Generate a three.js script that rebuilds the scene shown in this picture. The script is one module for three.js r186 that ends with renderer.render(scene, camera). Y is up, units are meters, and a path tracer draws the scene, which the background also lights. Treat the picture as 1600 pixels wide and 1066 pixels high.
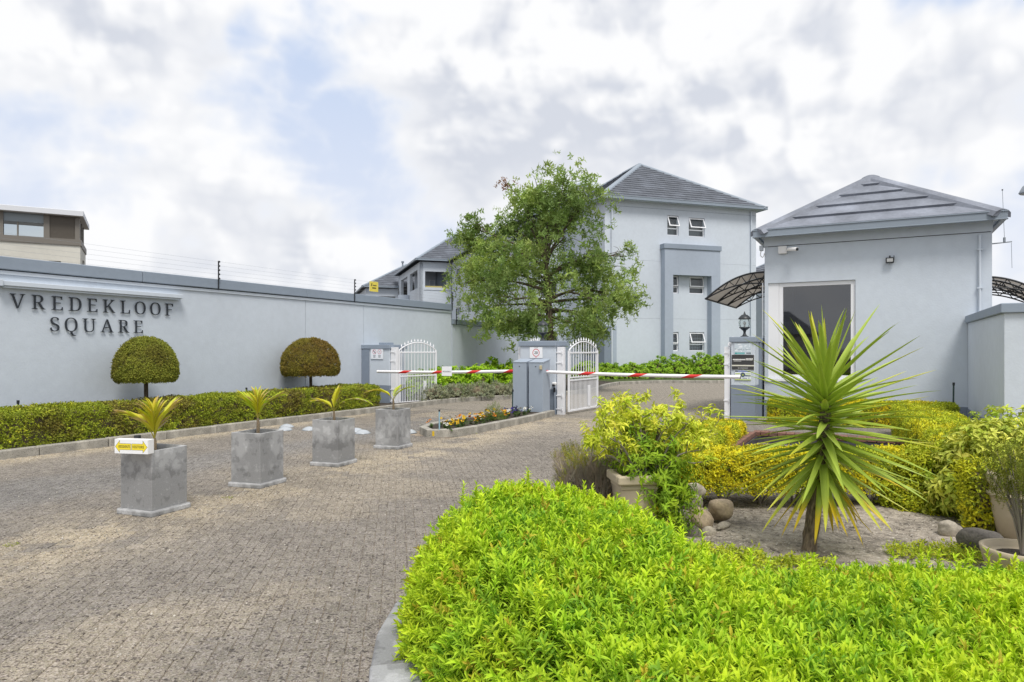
import * as THREE from 'three';
import { mergeGeometries, mergeVertices, toCreasedNormals } from 'three/addons/utils/BufferGeometryUtils.js';
import { RoundedBoxGeometry } from 'three/addons/geometries/RoundedBoxGeometry.js';
import { TextGeometry } from 'three/addons/geometries/TextGeometry.js';
import { FontLoader } from 'three/addons/loaders/FontLoader.js';

// ---------------------------------------------------------------- camera, sky, sun, exposure
// World: x across the drive (right), -z along the drive towards the gates, y up, metres.
const YAW = 28.3 * Math.PI / 180, CS = Math.cos(YAW), SN = Math.sin(YAW);
const scene = new THREE.Scene();
const camera = new THREE.PerspectiveCamera(53.84, 1600 / 1066, 0.05, 600);
camera.position.set(0, 1.45, 0);
camera.rotation.set(0, YAW, 0);
camera.setViewOffset(1600, 1066, 0, -13, 1600, 1066);
const renderer = new THREE.WebGLRenderer({ antialias: true });
renderer.toneMapping = THREE.LinearToneMapping;
renderer.toneMappingExposure = 2.1;
renderer.shadowMap.enabled = true;

let seed = 7;
function rnd() { seed = (seed * 1664525 + 1013904223) >>> 0; return seed / 4294967296; }
const rr = (a, b) => a + (b - a) * rnd();
const lerp = (a, b, t) => a + (b - a) * t;
const clamp = (x, a = 0, b = 1) => Math.min(b, Math.max(a, x));
const smooth = (a, b, x) => { const t = clamp((x - a) / (b - a)); return t * t * (3 - 2 * t); };
function hash3(x, y, z) { let h = Math.imul(x, 374761393) ^ Math.imul(y, 668265263) ^ Math.imul(z, 2147483647 ^ 1274126177); h = Math.imul(h ^ (h >>> 13), 1274126177); h ^= h >>> 16; return (h >>> 0) / 4294967296; }
function noise3(x, y, z) {
  const xi = Math.floor(x), yi = Math.floor(y), zi = Math.floor(z); let fx = x - xi, fy = y - yi, fz = z - zi;
  fx = fx * fx * (3 - 2 * fx); fy = fy * fy * (3 - 2 * fy); fz = fz * fz * (3 - 2 * fz);
  const L = lerp;
  return L(L(L(hash3(xi, yi, zi), hash3(xi + 1, yi, zi), fx), L(hash3(xi, yi + 1, zi), hash3(xi + 1, yi + 1, zi), fx), fy),
    L(L(hash3(xi, yi, zi + 1), hash3(xi + 1, yi, zi + 1), fx), L(hash3(xi, yi + 1, zi + 1), hash3(xi + 1, yi + 1, zi + 1), fx), fy), fz);
}
function fbm3(x, y, z, o) { let s = 0, a = 0.5, n = 0; for (let i = 0; i < o; i++) { s += a * noise3(x, y, z); n += a; a *= 0.5; x = x * 2.03 + 7.1; y = y * 2.03 + 3.3; z = z * 2.03 + 5.7; } return s / n; }

{ // the sky: broken bright cumulus with grey bases and a few blue gaps
  const W = 2048, H = 1024, data = new Float32Array(W * H * 4);
  const gaps = [[-20, 28, 7, 9, .27], [-11, 21, 9, 8, .20], [-16, 14, 8, 4, .2], [35, 27, 6, 5, .34], [-37, 16, 7, 2.5, .2], [-30, 9, 12, 3, .16]];
  const fills = [[6, 24, 13, 7, .22], [-33, 26, 8, 6, .2], [-5, 15, 8, 5, .2], [28, 18, 10, 6, .16], [-20, 8, 14, 4, .14]];
  for (let j = 0; j < H; j++) for (let i = 0; i < W; i++) {
    const el = ((j + .5) / H - .5) * Math.PI, a = ((i + .5) / W - .5) * 2 * Math.PI;
    const dx = Math.cos(el) * Math.cos(a), dy = Math.sin(el), dz = Math.cos(el) * Math.sin(a);
    let az = Math.atan2(dx, -dz) * 180 / Math.PI + 28.3; if (az > 180) az -= 360;
    const eld = el * 180 / Math.PI;
    const k = (j * W + i) * 4;
    if (eld < -8) { data[k] = .19; data[k + 1] = .175; data[k + 2] = .155; data[k + 3] = 1; continue; }
    const px = dx * 3.4, py = dy * 4.3, pz = dz * 3.4;
    const w1 = fbm3(px * 1.1 + 11, py * 1.1, pz * 1.1, 3) - .5, w2 = fbm3(px * 1.1, py * 1.1 + 31, pz * 1.1, 3) - .5;
    const field = (x, y, z, o) => { let s2 = 0, am = .5, n = 0; for (let t = 0; t < o; t++) { const v = noise3(x, y, z); s2 += am * (t < 2 ? v : 1 - Math.abs(2 * v - 1)); n += am; am *= .52; x = x * 2.07 + 7.1; y = y * 2.07 + 3.3; z = z * 2.07 + 5.7; } return s2 / n; };
    const dens = field(px + w1 * .5 + 3.7, py + w2 * .3 + 1.3, pz + 9.1, 7);
    let bias = .13;
    for (const [ga, ge, sa, se, m] of gaps) bias -= m * Math.exp(-(((az - ga) / sa) ** 2) - ((eld - ge) / se) ** 2);
    for (const [ga, ge, sa, se, m] of fills) bias += m * Math.exp(-(((az - ga) / sa) ** 2) - ((eld - ge) / se) ** 2);
    const cov = smooth(.44, .63, dens + bias);
    const lit = field(px + w1 * .5 + 3.7 + .07, py + w2 * .3 + 1.3 + .20, pz + 9.1 + .05, 5);
    let shade = clamp(.56 + (dens - lit) * 7 + (fbm3(px * 1.3 + 40, py * 1.6, pz * 1.3, 4) - .5) * 1.3);
    const thick = smooth(.45, .8, dens + bias);
    const white = [.472, .474, .48], grey = [.325, .341, .378];
    const g = clamp(1 - shade * 1.05) * thick;
    const blueH = smooth(2, 34, eld), blue = [lerp(.37, .245, blueH), lerp(.395, .305, blueH), lerp(.45, .42, blueH)];
    for (let c = 0; c < 3; c++) {
      let v = lerp(blue[c], lerp(white[c], grey[c], g), cov);
      v = lerp([.40, .415, .445][c], v, smooth(-1, 9, eld) * .8 + .2);
      if (dy < 0) v = lerp(v, [.19, .175, .155][c], smooth(0, -6, eld));
      data[k + c] = v;
    }
    data[k + 3] = 1;
  }
  const sky = new THREE.DataTexture(data, W, H, THREE.RGBAFormat, THREE.FloatType);
  sky.mapping = THREE.EquirectangularReflectionMapping; sky.magFilter = THREE.LinearFilter; sky.minFilter = THREE.LinearFilter; sky.wrapS = THREE.RepeatWrapping; sky.needsUpdate = true;
  scene.background = sky; scene.environment = sky;
}
const sun = new THREE.DirectionalLight(new THREE.Color(1, .955, .89), 1.5);
sun.position.set(-5 + 20, 52, -12 + 22); sun.target.position.set(-5, 0, -12);
sun.castShadow = true; sun.shadow.radius = 36; sun.shadow.mapSize.set(2048, 2048);
Object.assign(sun.shadow.camera, { left: -45, right: 45, top: 45, bottom: -45, near: 1, far: 160 });
scene.add(sun, sun.target);

// ---------------------------------------------------------------- helpers
const taken = {};
function numbered(n) { const k = taken[n] = (taken[n] ?? -1) + 1; return k ? n + '_' + String(k).padStart(3, '0') : n; }
function shadows(o) { o.castShadow = o.receiveShadow = true; return o; }
function thing(name, label, category, pos = [0, 0, 0], turn = 0, group) {
  const o = new THREE.Group(); o.name = numbered(name); o.position.set(...pos); o.rotation.y = turn;
  o.userData = { label, category }; if (group) o.userData.group = group; scene.add(o); return o;
}
const flat = a => a.flat(Infinity);
function geo(g) { return Array.isArray(g) ? (g.length === 1 ? g[0] : mergeGeometries(flat(g).map(x => { const y = x.index ? x.toNonIndexed() : x; for (const k of Object.keys(y.attributes)) if (!['position', 'normal', 'uv', 'color'].includes(k)) y.deleteAttribute(k); return y; }))) : g; }
function part(name, g, m, parent) { const o = shadows(new THREE.Mesh(geo(g), m)); o.name = name; parent.add(o); return o; }
function struct(name, g, m) { const o = shadows(new THREE.Mesh(geo(g), m)); o.name = numbered(name); o.userData.kind = 'structure'; scene.add(o); return o; }
function single(name, g, m, label, category, group) { const o = shadows(new THREE.Mesh(geo(g), m)); o.name = numbered(name); o.userData = { label, category }; if (group) o.userData.group = group; scene.add(o); return o; }
function copyOf(o, label, pos, turn) { const c = o.clone(); c.name = numbered(o.name.replace(/_\d{3}$/, '')); c.userData = { ...o.userData }; if (label) c.userData.label = label; scene.add(c); c.position.set(...pos); if (turn !== undefined) c.rotation.y = turn; return c; }
// a point given in metres to the right of, above the ground at, and ahead of the place the photographer stood
function ahead(X, y, d) { return new THREE.Vector3(CS * X - SN * d, y, -(SN * X + CS * d)); }
function metreUV(g, s = 1) { // uv in metres by the axis each face points along
  if (g.index) g = g.toNonIndexed(); if (!g.attributes.normal) g.computeVertexNormals();
  const p = g.attributes.position, uv = new Float32Array(p.count * 2), A = new THREE.Vector3(), B = new THREE.Vector3(), C = new THREE.Vector3();
  for (let i = 0; i < p.count; i += 3) {
    A.fromBufferAttribute(p, i); B.fromBufferAttribute(p, i + 1); C.fromBufferAttribute(p, i + 2);
    const n = B.clone().sub(A).cross(C.clone().sub(A)), ax = Math.abs(n.x), ay = Math.abs(n.y), az = Math.abs(n.z);
    [A, B, C].forEach((v, k) => { let a, b; if (ay >= ax && ay >= az) { a = v.x; b = v.z; } else if (ax >= az) { a = v.z; b = v.y; } else { a = v.x; b = v.y; } uv[(i + k) * 2] = a * s; uv[(i + k) * 2 + 1] = b * s; });
  }
  g.setAttribute('uv', new THREE.BufferAttribute(uv, 2)); return g;
}
function box(x0, x1, y0, y1, z0, z1, r = 0) {
  const w = Math.abs(x1 - x0), h = Math.abs(y1 - y0), d = Math.abs(z1 - z0);
  const g = r ? new RoundedBoxGeometry(w, h, d, 2, Math.min(r, w / 2.01, h / 2.01, d / 2.01)) : new THREE.BoxGeometry(w, h, d);
  g.translate((x0 + x1) / 2, (y0 + y1) / 2, (z0 + z1) / 2); return metreUV(g);
}
function bar(a, b, r, seg = 8, r2 = r) { // round bar from a to b
  const A = new THREE.Vector3(...a), B = new THREE.Vector3(...b), d = B.clone().sub(A), g = new THREE.CylinderGeometry(r2, r, d.length(), seg);
  g.applyQuaternion(new THREE.Quaternion().setFromUnitVectors(new THREE.Vector3(0, 1, 0), d.clone().normalize())); const m = A.add(B).multiplyScalar(.5); g.translate(m.x, m.y, m.z); return g;
}
function tube(pts, r, seg = 12, rad = 6) { return new THREE.TubeGeometry(new THREE.CatmullRomCurve3(pts.map(p => p.isVector3 ? p : new THREE.Vector3(...p))), seg, r, rad); }
function taperTube(pts, r0, r1, seg = 10, rad = 7, rough = 0) {
  const c = new THREE.CatmullRomCurve3(pts.map(p => p.isVector3 ? p : new THREE.Vector3(...p))), g = new THREE.TubeGeometry(c, seg, 1, rad), p = g.attributes.position, v = new THREE.Vector3();
  for (let i = 0; i <= seg; i++) { const o = c.getPointAt(i / seg), r = lerp(r0, r1, i / seg); for (let j = 0; j <= rad; j++) { const k = i * (rad + 1) + j; v.fromBufferAttribute(p, k).sub(o).multiplyScalar(r * (1 + rough * (noise3(i * .9, (j % rad) * 1.3, r0 * 50) - .5))).add(o); p.setXYZ(k, v.x, v.y, v.z); } }
  g.computeVertexNormals(); return g;
}
function lathe(pts, seg = 20) { return new THREE.LatheGeometry(pts.map(p => new THREE.Vector2(...p)), seg); }
function at(g, x, y, z, ry = 0) { g = g.clone(); if (ry) g.rotateY(ry); g.translate(x, y, z); return g; }

// ---------------------------------------------------------------- procedural textures
function tileNoise(N, cells, sd) { // one octave of tileable value noise
  const g = new Float32Array(cells * cells); for (let i = 0; i < g.length; i++) g[i] = hash3(i % cells, (i / cells) | 0, sd);
  const out = new Float32Array(N * N);
  for (let y = 0; y < N; y++) { const v = y / N * cells, yi = v | 0; let fy = v - yi; fy = fy * fy * (3 - 2 * fy); const r0 = yi * cells, r1 = ((yi + 1) % cells) * cells;
    for (let x = 0; x < N; x++) { const u = x / N * cells, xi = u | 0; let fx = u - xi; fx = fx * fx * (3 - 2 * fx); const x1 = (xi + 1) % cells;
      const a = g[r0 + xi] + (g[r0 + x1] - g[r0 + xi]) * fx, b = g[r1 + xi] + (g[r1 + x1] - g[r1 + xi]) * fx; out[y * N + x] = a + (b - a) * fy; } }
  return out;
}
function tileFbm(N, cells, oct, sd, gain = .5) { const out = new Float32Array(N * N); let a = 1, n = 0; for (let o = 0; o < oct && cells <= N; o++) { const t = tileNoise(N, cells, sd + o); for (let i = 0; i < out.length; i++) out[i] += a * t[i]; n += a; a *= gain; cells *= 2; } for (let i = 0; i < out.length; i++) out[i] /= n; return out; }
function tex(N, f, srgb, rep = 1) { const d = new Uint8Array(N * N * 4); for (let i = 0; i < N * N; i++) { const c = f(i); d[i * 4] = clamp(c[0]) * 255; d[i * 4 + 1] = clamp(c[1]) * 255; d[i * 4 + 2] = clamp(c[2]) * 255; d[i * 4 + 3] = 255; }
  const t = new THREE.DataTexture(d, N, N); t.wrapS = t.wrapT = THREE.RepeatWrapping; t.magFilter = THREE.LinearFilter; t.minFilter = THREE.LinearMipmapLinearFilter; t.generateMipmaps = true; if (srgb) t.colorSpace = THREE.SRGBColorSpace; t.repeat.set(rep, rep); t.needsUpdate = true; return t; }
const grey = v => [v, v, v];
const T = {};
{
  const st = tileFbm(512, 48, 3, 11), st2 = tileFbm(512, 6, 3, 15);
  T.stuccoBump = tex(512, i => grey(.25 + .5 * st[i] + .25 * st2[i]), false, .9);
  const m1 = tileFbm(512, 3, 6, 21), m2 = tileFbm(512, 64, 3, 31);
  T.paint = tex(512, i => grey(.90 + .1 * m1[i] + .035 * (m2[i] - .5)), true, .16);
  const N = 1024, a1 = tileNoise(N, 110, 41), a2 = tileNoise(N, 200, 42), a3 = tileFbm(N, 16, 4, 43), a4 = tileNoise(N, 320, 44), a5 = tileNoise(N, 75, 48);
  T.aggregate = tex(N, i => { const chip = smooth(.66, .86, a1[i]) * .5 + smooth(.68, .9, a2[i]) * .55, dark = smooth(.32, .12, a5[i]) * .3 + smooth(.3, .1, a2[i]) * .25; const v = .82 + .22 * (a3[i] - .5) + .10 * (a4[i] - .5) + chip * .40 - dark * 1.0; return [v * 1.0, v * (.975 + .03 * a5[i]), v * (.93 + .08 * a1[i])]; }, true, 1.1);
  T.aggregateBump = tex(N, i => grey(.45 * a1[i] + .35 * a2[i] + .2 * a4[i]), false, 1.1);
  const c1 = tileFbm(N, 4, 7, 51), c2 = tileFbm(N, 9, 5, 61, .6), c3 = tileNoise(N, 260, 71);
  T.concrete = tex(N, i => { const b = smooth(.42, .62, c1[i]), pale = smooth(.58, .72, c2[i]), v = lerp(.72, .84, b) + pale * .10 - smooth(.42, .3, c2[i]) * .10 + .06 * (c3[i] - .5); return [v, v * 1.0, v * 1.005]; }, true, 1.05);
  T.concreteBump = tex(N, i => grey(.6 * c2[i] + .4 * c3[i]), false, 1.05);
  const k1 = tileFbm(512, 90, 2, 81), k2 = tileFbm(512, 5, 5, 85);
  T.kerb = tex(512, i => { const v = .84 + .14 * (k1[i] - .5) + .32 * (k2[i] - .5) - smooth(.3, .18, k1[i]) * .25; return [v, v * .99, v * .965]; }, true, 1.3);
  const s1 = tileFbm(512, 40, 4, 91), s2 = tileFbm(512, 4, 5, 95), s3 = tileNoise(512, 150, 99);
  T.soil = tex(512, i => { const v = .72 + .4 * (s1[i] - .5) + .5 * (s2[i] - .5) + smooth(.75, .95, s3[i]) * .4 - smooth(.28, .1, s1[i]) * .35; return [v, v * .965, v * .92]; }, true, .8);
  T.soilBump = tex(512, i => grey(s1[i] * .7 + s3[i] * .3), false, .8);
  const b1 = tileFbm(256, 12, 4, 101);
  T.bark = tex(256, i => { const v = .74 + .7 * (b1[i] - .5); return [v, v * .96, v * .90]; }, true, 3); T.barkBump = tex(256, i => grey(b1[i]), false, 3);
  const r1 = tileFbm(512, 6, 6, 111);
  T.tile = tex(512, i => grey(.80 + .36 * (r1[i] - .5) + .1 * (m2[i] - .5)), true, .4);
  const w1 = tileFbm(256, 5, 4, 121); const d0 = i => w1[(i % 256) + 256 * ((((i / 256) | 0) * 7) % 256)];
  T.stone = tex(512, i => { const v = .86 + .4 * (k2[i] - .5) + .25 * (s1[i] - .5); return [v, v * .99, v * .97]; }, true, 2);
  T.brick = tex(256, i => { const v = .8 + .5 * (b1[i] - .5) + .3 * (w1[i] - .5); return [v, v, v]; }, true, 4);
}
const rgb = (r, g, b) => new THREE.Color().setRGB(r, g, b);
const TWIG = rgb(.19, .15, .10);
function mat(color, rough = .8, o = {}) { return new THREE.MeshStandardMaterial({ color, roughness: rough, ...o }); }
const M = {
  wall: mat(rgb(.61, .67, .745), .85, { map: T.paint, bumpMap: T.stuccoBump, bumpScale: .0025 }),
  wallSmooth: mat(rgb(.61, .67, .745), .8, { map: T.paint }),
  trim: mat(rgb(.285, .34, .415), .7, { map: T.paint }),
  plinth: mat(rgb(.235, .28, .35), .75, { map: T.paint, bumpMap: T.stuccoBump, bumpScale: .003 }),
  pilaster: mat(rgb(.40, .46, .55), .8, { map: T.paint }),
  roof: mat(rgb(.165, .185, .225), .75, { map: T.tile }),
  guardRoof: mat(rgb(.32, .35, .42), .7, { map: T.tile }),
    gutter: mat(rgb(.27, .32, .38), .45, { map: T.paint }),
  white: mat(rgb(.80, .81, .84), .4),
  whitePlastic: mat(rgb(.82, .82, .82), .45),
  black: mat(rgb(.018, .02, .024), .5),
  lampMetal: mat(rgb(.025, .03, .036), .45),
  letter: mat(rgb(.02, .026, .036), .5),
  red: mat(rgb(.60, .025, .022), .45),
  steel: mat(rgb(.30, .33, .36), .4, { metalness: .5 }),
  concrete: mat(rgb(.56, .565, .565), .85, { map: T.concrete, bumpMap: T.concreteBump, bumpScale: .002 }),
  kerb: mat(rgb(.50, .485, .45), .9, { map: T.kerb, bumpMap: T.concreteBump, bumpScale: .002 }),
  kerbGrey: mat(rgb(.47, .475, .485), .9, { map: T.concrete, bumpMap: T.concreteBump, bumpScale: .003 }),
  soil: mat(rgb(.56, .53, .49), .95, { map: T.soil, bumpMap: T.soilBump, bumpScale: .02 }),
  darkSoil: mat(rgb(.09, .075, .06), .95, { map: T.soil, bumpMap: T.soilBump, bumpScale: .02 }),
  bark: mat(rgb(.20, .17, .135), .95, { map: T.bark, bumpMap: T.barkBump, bumpScale: .01 }),
  palmStem: mat(rgb(.36, .30, .22), .9, { map: T.bark }),
  twig: mat(rgb(.16, .13, .10), .95),
  greyTwig: mat(rgb(.30, .265, .235), .95),
  glass: new THREE.MeshPhysicalMaterial({ color: rgb(.72, .76, .78), roughness: .02, transmission: 1, thickness: 0, ior: 1.5 }),
  darkGlass: new THREE.MeshPhysicalMaterial({ color: rgb(.42, .44, .47), roughness: .02, transmission: 1, thickness: 0, ior: 2.0 }),
  clearGlass: new THREE.MeshPhysicalMaterial({ color: rgb(.93, .95, .95), roughness: .03, transmission: 1, thickness: 0, ior: 1.45 }),
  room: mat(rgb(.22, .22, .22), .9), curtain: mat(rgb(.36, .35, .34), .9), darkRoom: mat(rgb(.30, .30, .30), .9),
  boom: mat(rgb(.82, .82, .84), .35), housing: mat(rgb(.36, .42, .50), .45, { map: T.paint }),
  terracotta: mat(rgb(.52, .44, .32), .85, { map: T.paint, bumpMap: T.stuccoBump, bumpScale: .003 }),
  cream: mat(rgb(.68, .665, .60), .85, { map: T.paint }), bronze: mat(rgb(.175, .16, .14), .6), louvre: mat(rgb(.14, .122, .10), .6),
  rock: mat(rgb(.50, .455, .39), .9, { map: T.stone, bumpMap: T.soilBump, bumpScale: .004 }), rockTan: mat(rgb(.56, .45, .33), .9, { map: T.stone, bumpMap: T.soilBump, bumpScale: .004 }), rockDark: mat(rgb(.19, .175, .16), .9, { map: T.stone, bumpMap: T.soilBump, bumpScale: .006 }),
  brick: mat(rgb(.30, .15, .11), .85, { map: T.brick }), brickDark: mat(rgb(.23, .13, .10), .85, { map: T.brick }),
  slate: mat(rgb(.085, .085, .105), .5, { map: T.stone }),
  skyDome: mat(rgb(.40, .43, .46), .25),
  poly: new THREE.MeshPhysicalMaterial({ color: rgb(.56, .51, .45), roughness: .95, transmission: .35, thickness: 0, side: THREE.DoubleSide }),
};
function leafMat(o = {}) { return new THREE.MeshPhysicalMaterial({ color: 0xffffff, roughness: .62, transmission: .34, thickness: 0, side: THREE.DoubleSide, specularIntensity: .35, ...o }); }
M.leaf = leafMat({ roughness: .72 }); M.leafDull = leafMat({ roughness: .85, transmission: .25 });
M.blade = leafMat({ roughness: .42, transmission: .16, vertexColors: true, specularIntensity: .6 });
M.frond = leafMat({ roughness: .55, transmission: .35, vertexColors: true });

// ---------------------------------------------------------------- ground, drive, kerbs
function polySheet(pts, y, uvScale = 1) { // pts [x,z] anticlockwise or clockwise, flat sheet facing up
  const s = new THREE.Shape(pts.map(p => new THREE.Vector2(p[0], -p[1]))); const g = new THREE.ShapeGeometry(s); g.rotateX(-Math.PI / 2); g.translate(0, y, 0);
  const p = g.attributes.position, n = g.attributes.normal; for (let i = 0; i < p.count; i++) n.setXYZ(i, 0, 1, 0); return metreUV(g, uvScale);
}
struct('ground', [metreUV(new THREE.CircleGeometry(300, 48).rotateX(-Math.PI / 2).translate(0, -.09, 0))], mat(rgb(.17, .15, .12), .95, { map: T.soil }));

const sandTone = (x, z) => { // sand and grit lying on the paving: along the planter row, along the left kerb, and in loose patches
  const n = fbm3(x * .9 + 50, z * .9, 2.5, 4), n2 = fbm3(x * 2.6, z * 2.6 + 9, 7.5, 3);
  const rowX = -5.35 - .062 * (-z - 3);
  let s = Math.exp(-(((x - rowX) / .62) ** 2)) * smooth(.28, .62, n2) * .95;
  s = Math.max(s, Math.exp(-(((x + 10.0) / .42) ** 2)) * smooth(.22, .55, n2));
  s = Math.max(s, smooth(.56, .72, n) * .35, smooth(-9, -13.5, z) * smooth(.3, .6, n2) * .7);
  return clamp(s);
};
const mixT = (a, b, t) => a.map((v, i) => lerp(v, b[i], t));
function paverColour(x, z, j) {
  const s = sandTone(x, z), g = fbm3(x * .55 + 3, z * .55 + 8, 1.2, 3), b = 1 + (j - .5) * .14 + (g - .5) * .5;
  const lane = smooth(.9, .3, Math.abs(x + 7.6) + (g - .5) * 1.2), base = mixT([.295, .268, .240], [.275, .262, .252], lane); return [lerp(base[0], .54, s) * b, lerp(base[1], .465, s) * b, lerp(base[2], .355, s) * b];
}
const paverMat = mat(0xffffff, .95, { vertexColors: true, map: T.aggregate, bumpMap: T.aggregateBump, bumpScale: .002 });
{
  const drive = new THREE.Group(); drive.name = 'driveway'; drive.userData.kind = 'structure'; scene.add(drive);
  // jointing sand under and between the pavers; beyond the gates the blocks are too small to tell apart
  part('joint_sand', polySheet([[-10.3, 5], [4, 5], [4, -2], [-1.6, -2.2], [-1.9, -14], [-2, -36], [-16, -36], [-10.3, -14]], -.005), mat(rgb(.40, .35, .29), .95, { map: T.soil, bumpMap: T.soilBump, bumpScale: .01 }), drive);
  const far = polySheet([[-2.35, -13.0], [-2.0, -16], [6, -22], [14, -33], [10, -42], [-16, -36], [-10.3, -22], [-10.3, -13.0]], -.003);
  part('far_paving', far, mat(rgb(.36, .325, .28), .95, { map: T.aggregate, bumpMap: T.aggregateBump, bumpScale: .003 }), drive);
  const L = .156, W = .078, J = .0032, ang = 52 * Math.PI / 180, ca = Math.cos(ang), sa = Math.sin(ang), list = [];
  const inside = (x, z) => {
    if (x < -10.06 || x > 2.5 || z > 1.2 || z < -13.1) return false;
    const edge = z > -2.75 ? -1.98 + (z + 2.2) * .75 : -2.30; // the planted bed on the right
    if (z < -2.0 && x > (z > -3.0 ? lerp(-1.72, -2.28, (-2.0 - z) / 1) : -2.30)) return false;
    if (z >= -2.0 && x > -1.72 + (z + 2.0) * 1.1) return false;
    if (z < -9.15 && x > -7.1 && x < -6.05) return false;
    return true;
  };
  for (let n = -220; n < 220; n++) for (let k = -60; k < 60; k++) for (const v of [0, 1]) {
    const cx = v ? n + 3 + 4 * k + .5 : n + 4 * k + 1, cy = v ? n + 1 : n + .5;
    const lx = cx * W, lz = cy * W, x = lx * ca - lz * sa - 5, z = lx * sa + lz * ca - 6; if (!inside(x, z)) continue;
    const X = CS * x - SN * z, d = -SN * x - CS * z; if (d < 1.6 || Math.abs(X) > d * .80 + .4) continue;
    list.push({ x, z, v, d, X });
  }
  list.sort((a, b) => a.d - b.d);
  function paver(b, i) {
    const w = (b.v ? W : L) - J, h = (b.v ? L : W) - J, c = .0035, hx = w / 2, hz = h / 2, dy = (hash3(i, 3, 9) - .5) * .0025, tx = (hash3(i, 5, 2) - .5) * .014, tz = (hash3(i, 8, 4) - .5) * .014;
    const jog = (hash3(i, 1, 1) - .5) * .004;
    const ring = (ex, ez, y) => [[-ex, -ez], [ex, -ez], [ex, ez], [-ex, ez]].map(([px, pz]) => [px + jog, y + dy + px * tx + pz * tz, pz]);
    const top = ring(hx - c, hz - c, 0), mid = ring(hx, hz, -.0035), bot = ring(hx, hz, -.03), P = [], q = (a, b2, c2, d2) => P.push(...a, ...d2, ...c2, ...a, ...c2, ...b2);
    q(top[0], top[1], top[2], top[3]); for (let s = 0; s < 4; s++) { const t = (s + 1) % 4; q(mid[s], mid[t], top[t], top[s]); q(bot[s], bot[t], mid[t], mid[s]); }
    const g = new THREE.BufferGeometry(); const pos = new Float32Array(P), uv = new Float32Array(P.length / 3 * 2), col = new Float32Array(P.length), cc = paverColour(b.x, b.z, hash3(i, 7, 7));
    for (let k = 0; k < pos.length; k += 3) { const x = pos[k], z = pos[k + 2]; const wx = x * ca - z * sa + b.x, wz = x * sa + z * ca + b.z; pos[k] = wx; pos[k + 2] = wz; uv[k / 3 * 2] = wx; uv[k / 3 * 2 + 1] = wz; col.set(cc, k); }
    g.setAttribute('position', new THREE.BufferAttribute(pos, 3)); g.setAttribute('uv', new THREE.BufferAttribute(uv, 2)); g.setAttribute('color', new THREE.BufferAttribute(col, 3)); g.computeVertexNormals(); return g;
  }
  const geos = list.map(paver), own = []; let shown = 0;
  const rest = [];
  geos.forEach((g, i) => { const b = list[i]; if (shown < 300 && b.d > 2.75 && Math.abs(b.X) < b.d * .765) { part('paver', g, paverMat, drive); shown++; } else rest.push(g); });
  part('paver_field', rest, paverMat, drive).userData.kind = 'stuff';
}
// loose grit swept to the edges
{
  const g = new THREE.IcosahedronGeometry(.006, 0), n = 5200, im = shadows(new THREE.InstancedMesh(g, mat(0xffffff, .9), n)), m4 = new THREE.Matrix4(), q = new THREE.Quaternion(), c = new THREE.Color(); let k = 0;
  while (k < n) { const x = rr(-10.05, -2.4), z = rr(-1.9, -12.8); if (rnd() > sandTone(x, z) * 1.1 + .05 || (x > -7.15 && x < -5.95 && z < -9)) continue; const s = rr(.4, 1.35); q.setFromEuler(new THREE.Euler(rr(0, 6), rr(0, 6), 0)); m4.compose(new THREE.Vector3(x, .002, z), q, new THREE.Vector3(s, s * .7, s)); im.setMatrixAt(k, m4); const t = rr(.2, .55); im.setColorAt(k, c.setRGB(t, t * .93, t * .82)); k++; }
  im.name = 'gravel'; im.userData = { label: 'loose grit and sand scattered over the brick paving', category: 'gravel', kind: 'stuff' }; scene.add(im);
}
// lone weeds growing out of the paving joints
function kerb(name, pts, m, { w = .13, h = .12, len = .95, side = 1, drop = .05 } = {}) { // stones along a polyline, on its left (side 1) or right (-1)
  const o = new THREE.Group(); o.name = numbered(name); o.userData.kind = 'structure'; scene.add(o);
  const c = pts.length > 2 ? new THREE.CatmullRomCurve3(pts.map(p => new THREE.Vector3(p[0], 0, p[1])), false, 'centripetal') : new THREE.LineCurve3(new THREE.Vector3(pts[0][0], 0, pts[0][1]), new THREE.Vector3(pts[1][0], 0, pts[1][1]));
  const total = c.getLength(), n = Math.max(1, Math.round(total / len));
  for (let i = 0; i < n; i++) {
    const a = c.getPointAt(i / n), b = c.getPointAt((i + 1) / n), d = b.clone().sub(a), l = d.length() - .009, ang = Math.atan2(-d.z, d.x);
    const g = new RoundedBoxGeometry(l, h + drop, w, 2, .016); metreUV(g); const gg = metreUV(g);
    gg.rotateY(ang); const nx = d.z / d.length() * side, nz = -d.x / d.length() * side; const jig = (hash3(i, 4, n) - .5) * .008;
    gg.translate((a.x + b.x) / 2 + nx * (w / 2 + jig), (h - drop) / 2 + (hash3(i, 2, n) - .5) * .006, (a.z + b.z) / 2 + nz * (w / 2 + jig)); const uv = gg.attributes.uv; for (let k = 0; k < uv.count; k++) uv.setX(k, uv.getX(k) + i * 1.37);
    part('kerb_stone', gg, m, o);
  }
  return o;
}
kerb('kerb', [[-10.08, 2.5], [-10.08, -4], [-10.1, -13.2], [-10.12, -15], [-9.86, -16.1], [-9.25, -17.3], [-8.7, -19], [-8.45, -21.5], [-9.0, -24.4], [-9.2, -26.4]], M.kerb, { side: 1 });
kerb('kerb', [[-9.2, -26.5], [-8.0, -28.4], [-5.7, -29.6], [0, -32.8], [8, -37]], M.kerb, { side: 1 });
kerb('kerb', [[-1.25, -1.45], [-1.62, -1.9], [-1.94, -2.3], [-2.16, -2.65], [-2.28, -3.05], [-2.3, -3.6], [-2.3, -8], [-2.3, -13.2]], M.kerbGrey, { w: .22, h: .11, len: .34, side: -1 });
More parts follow.
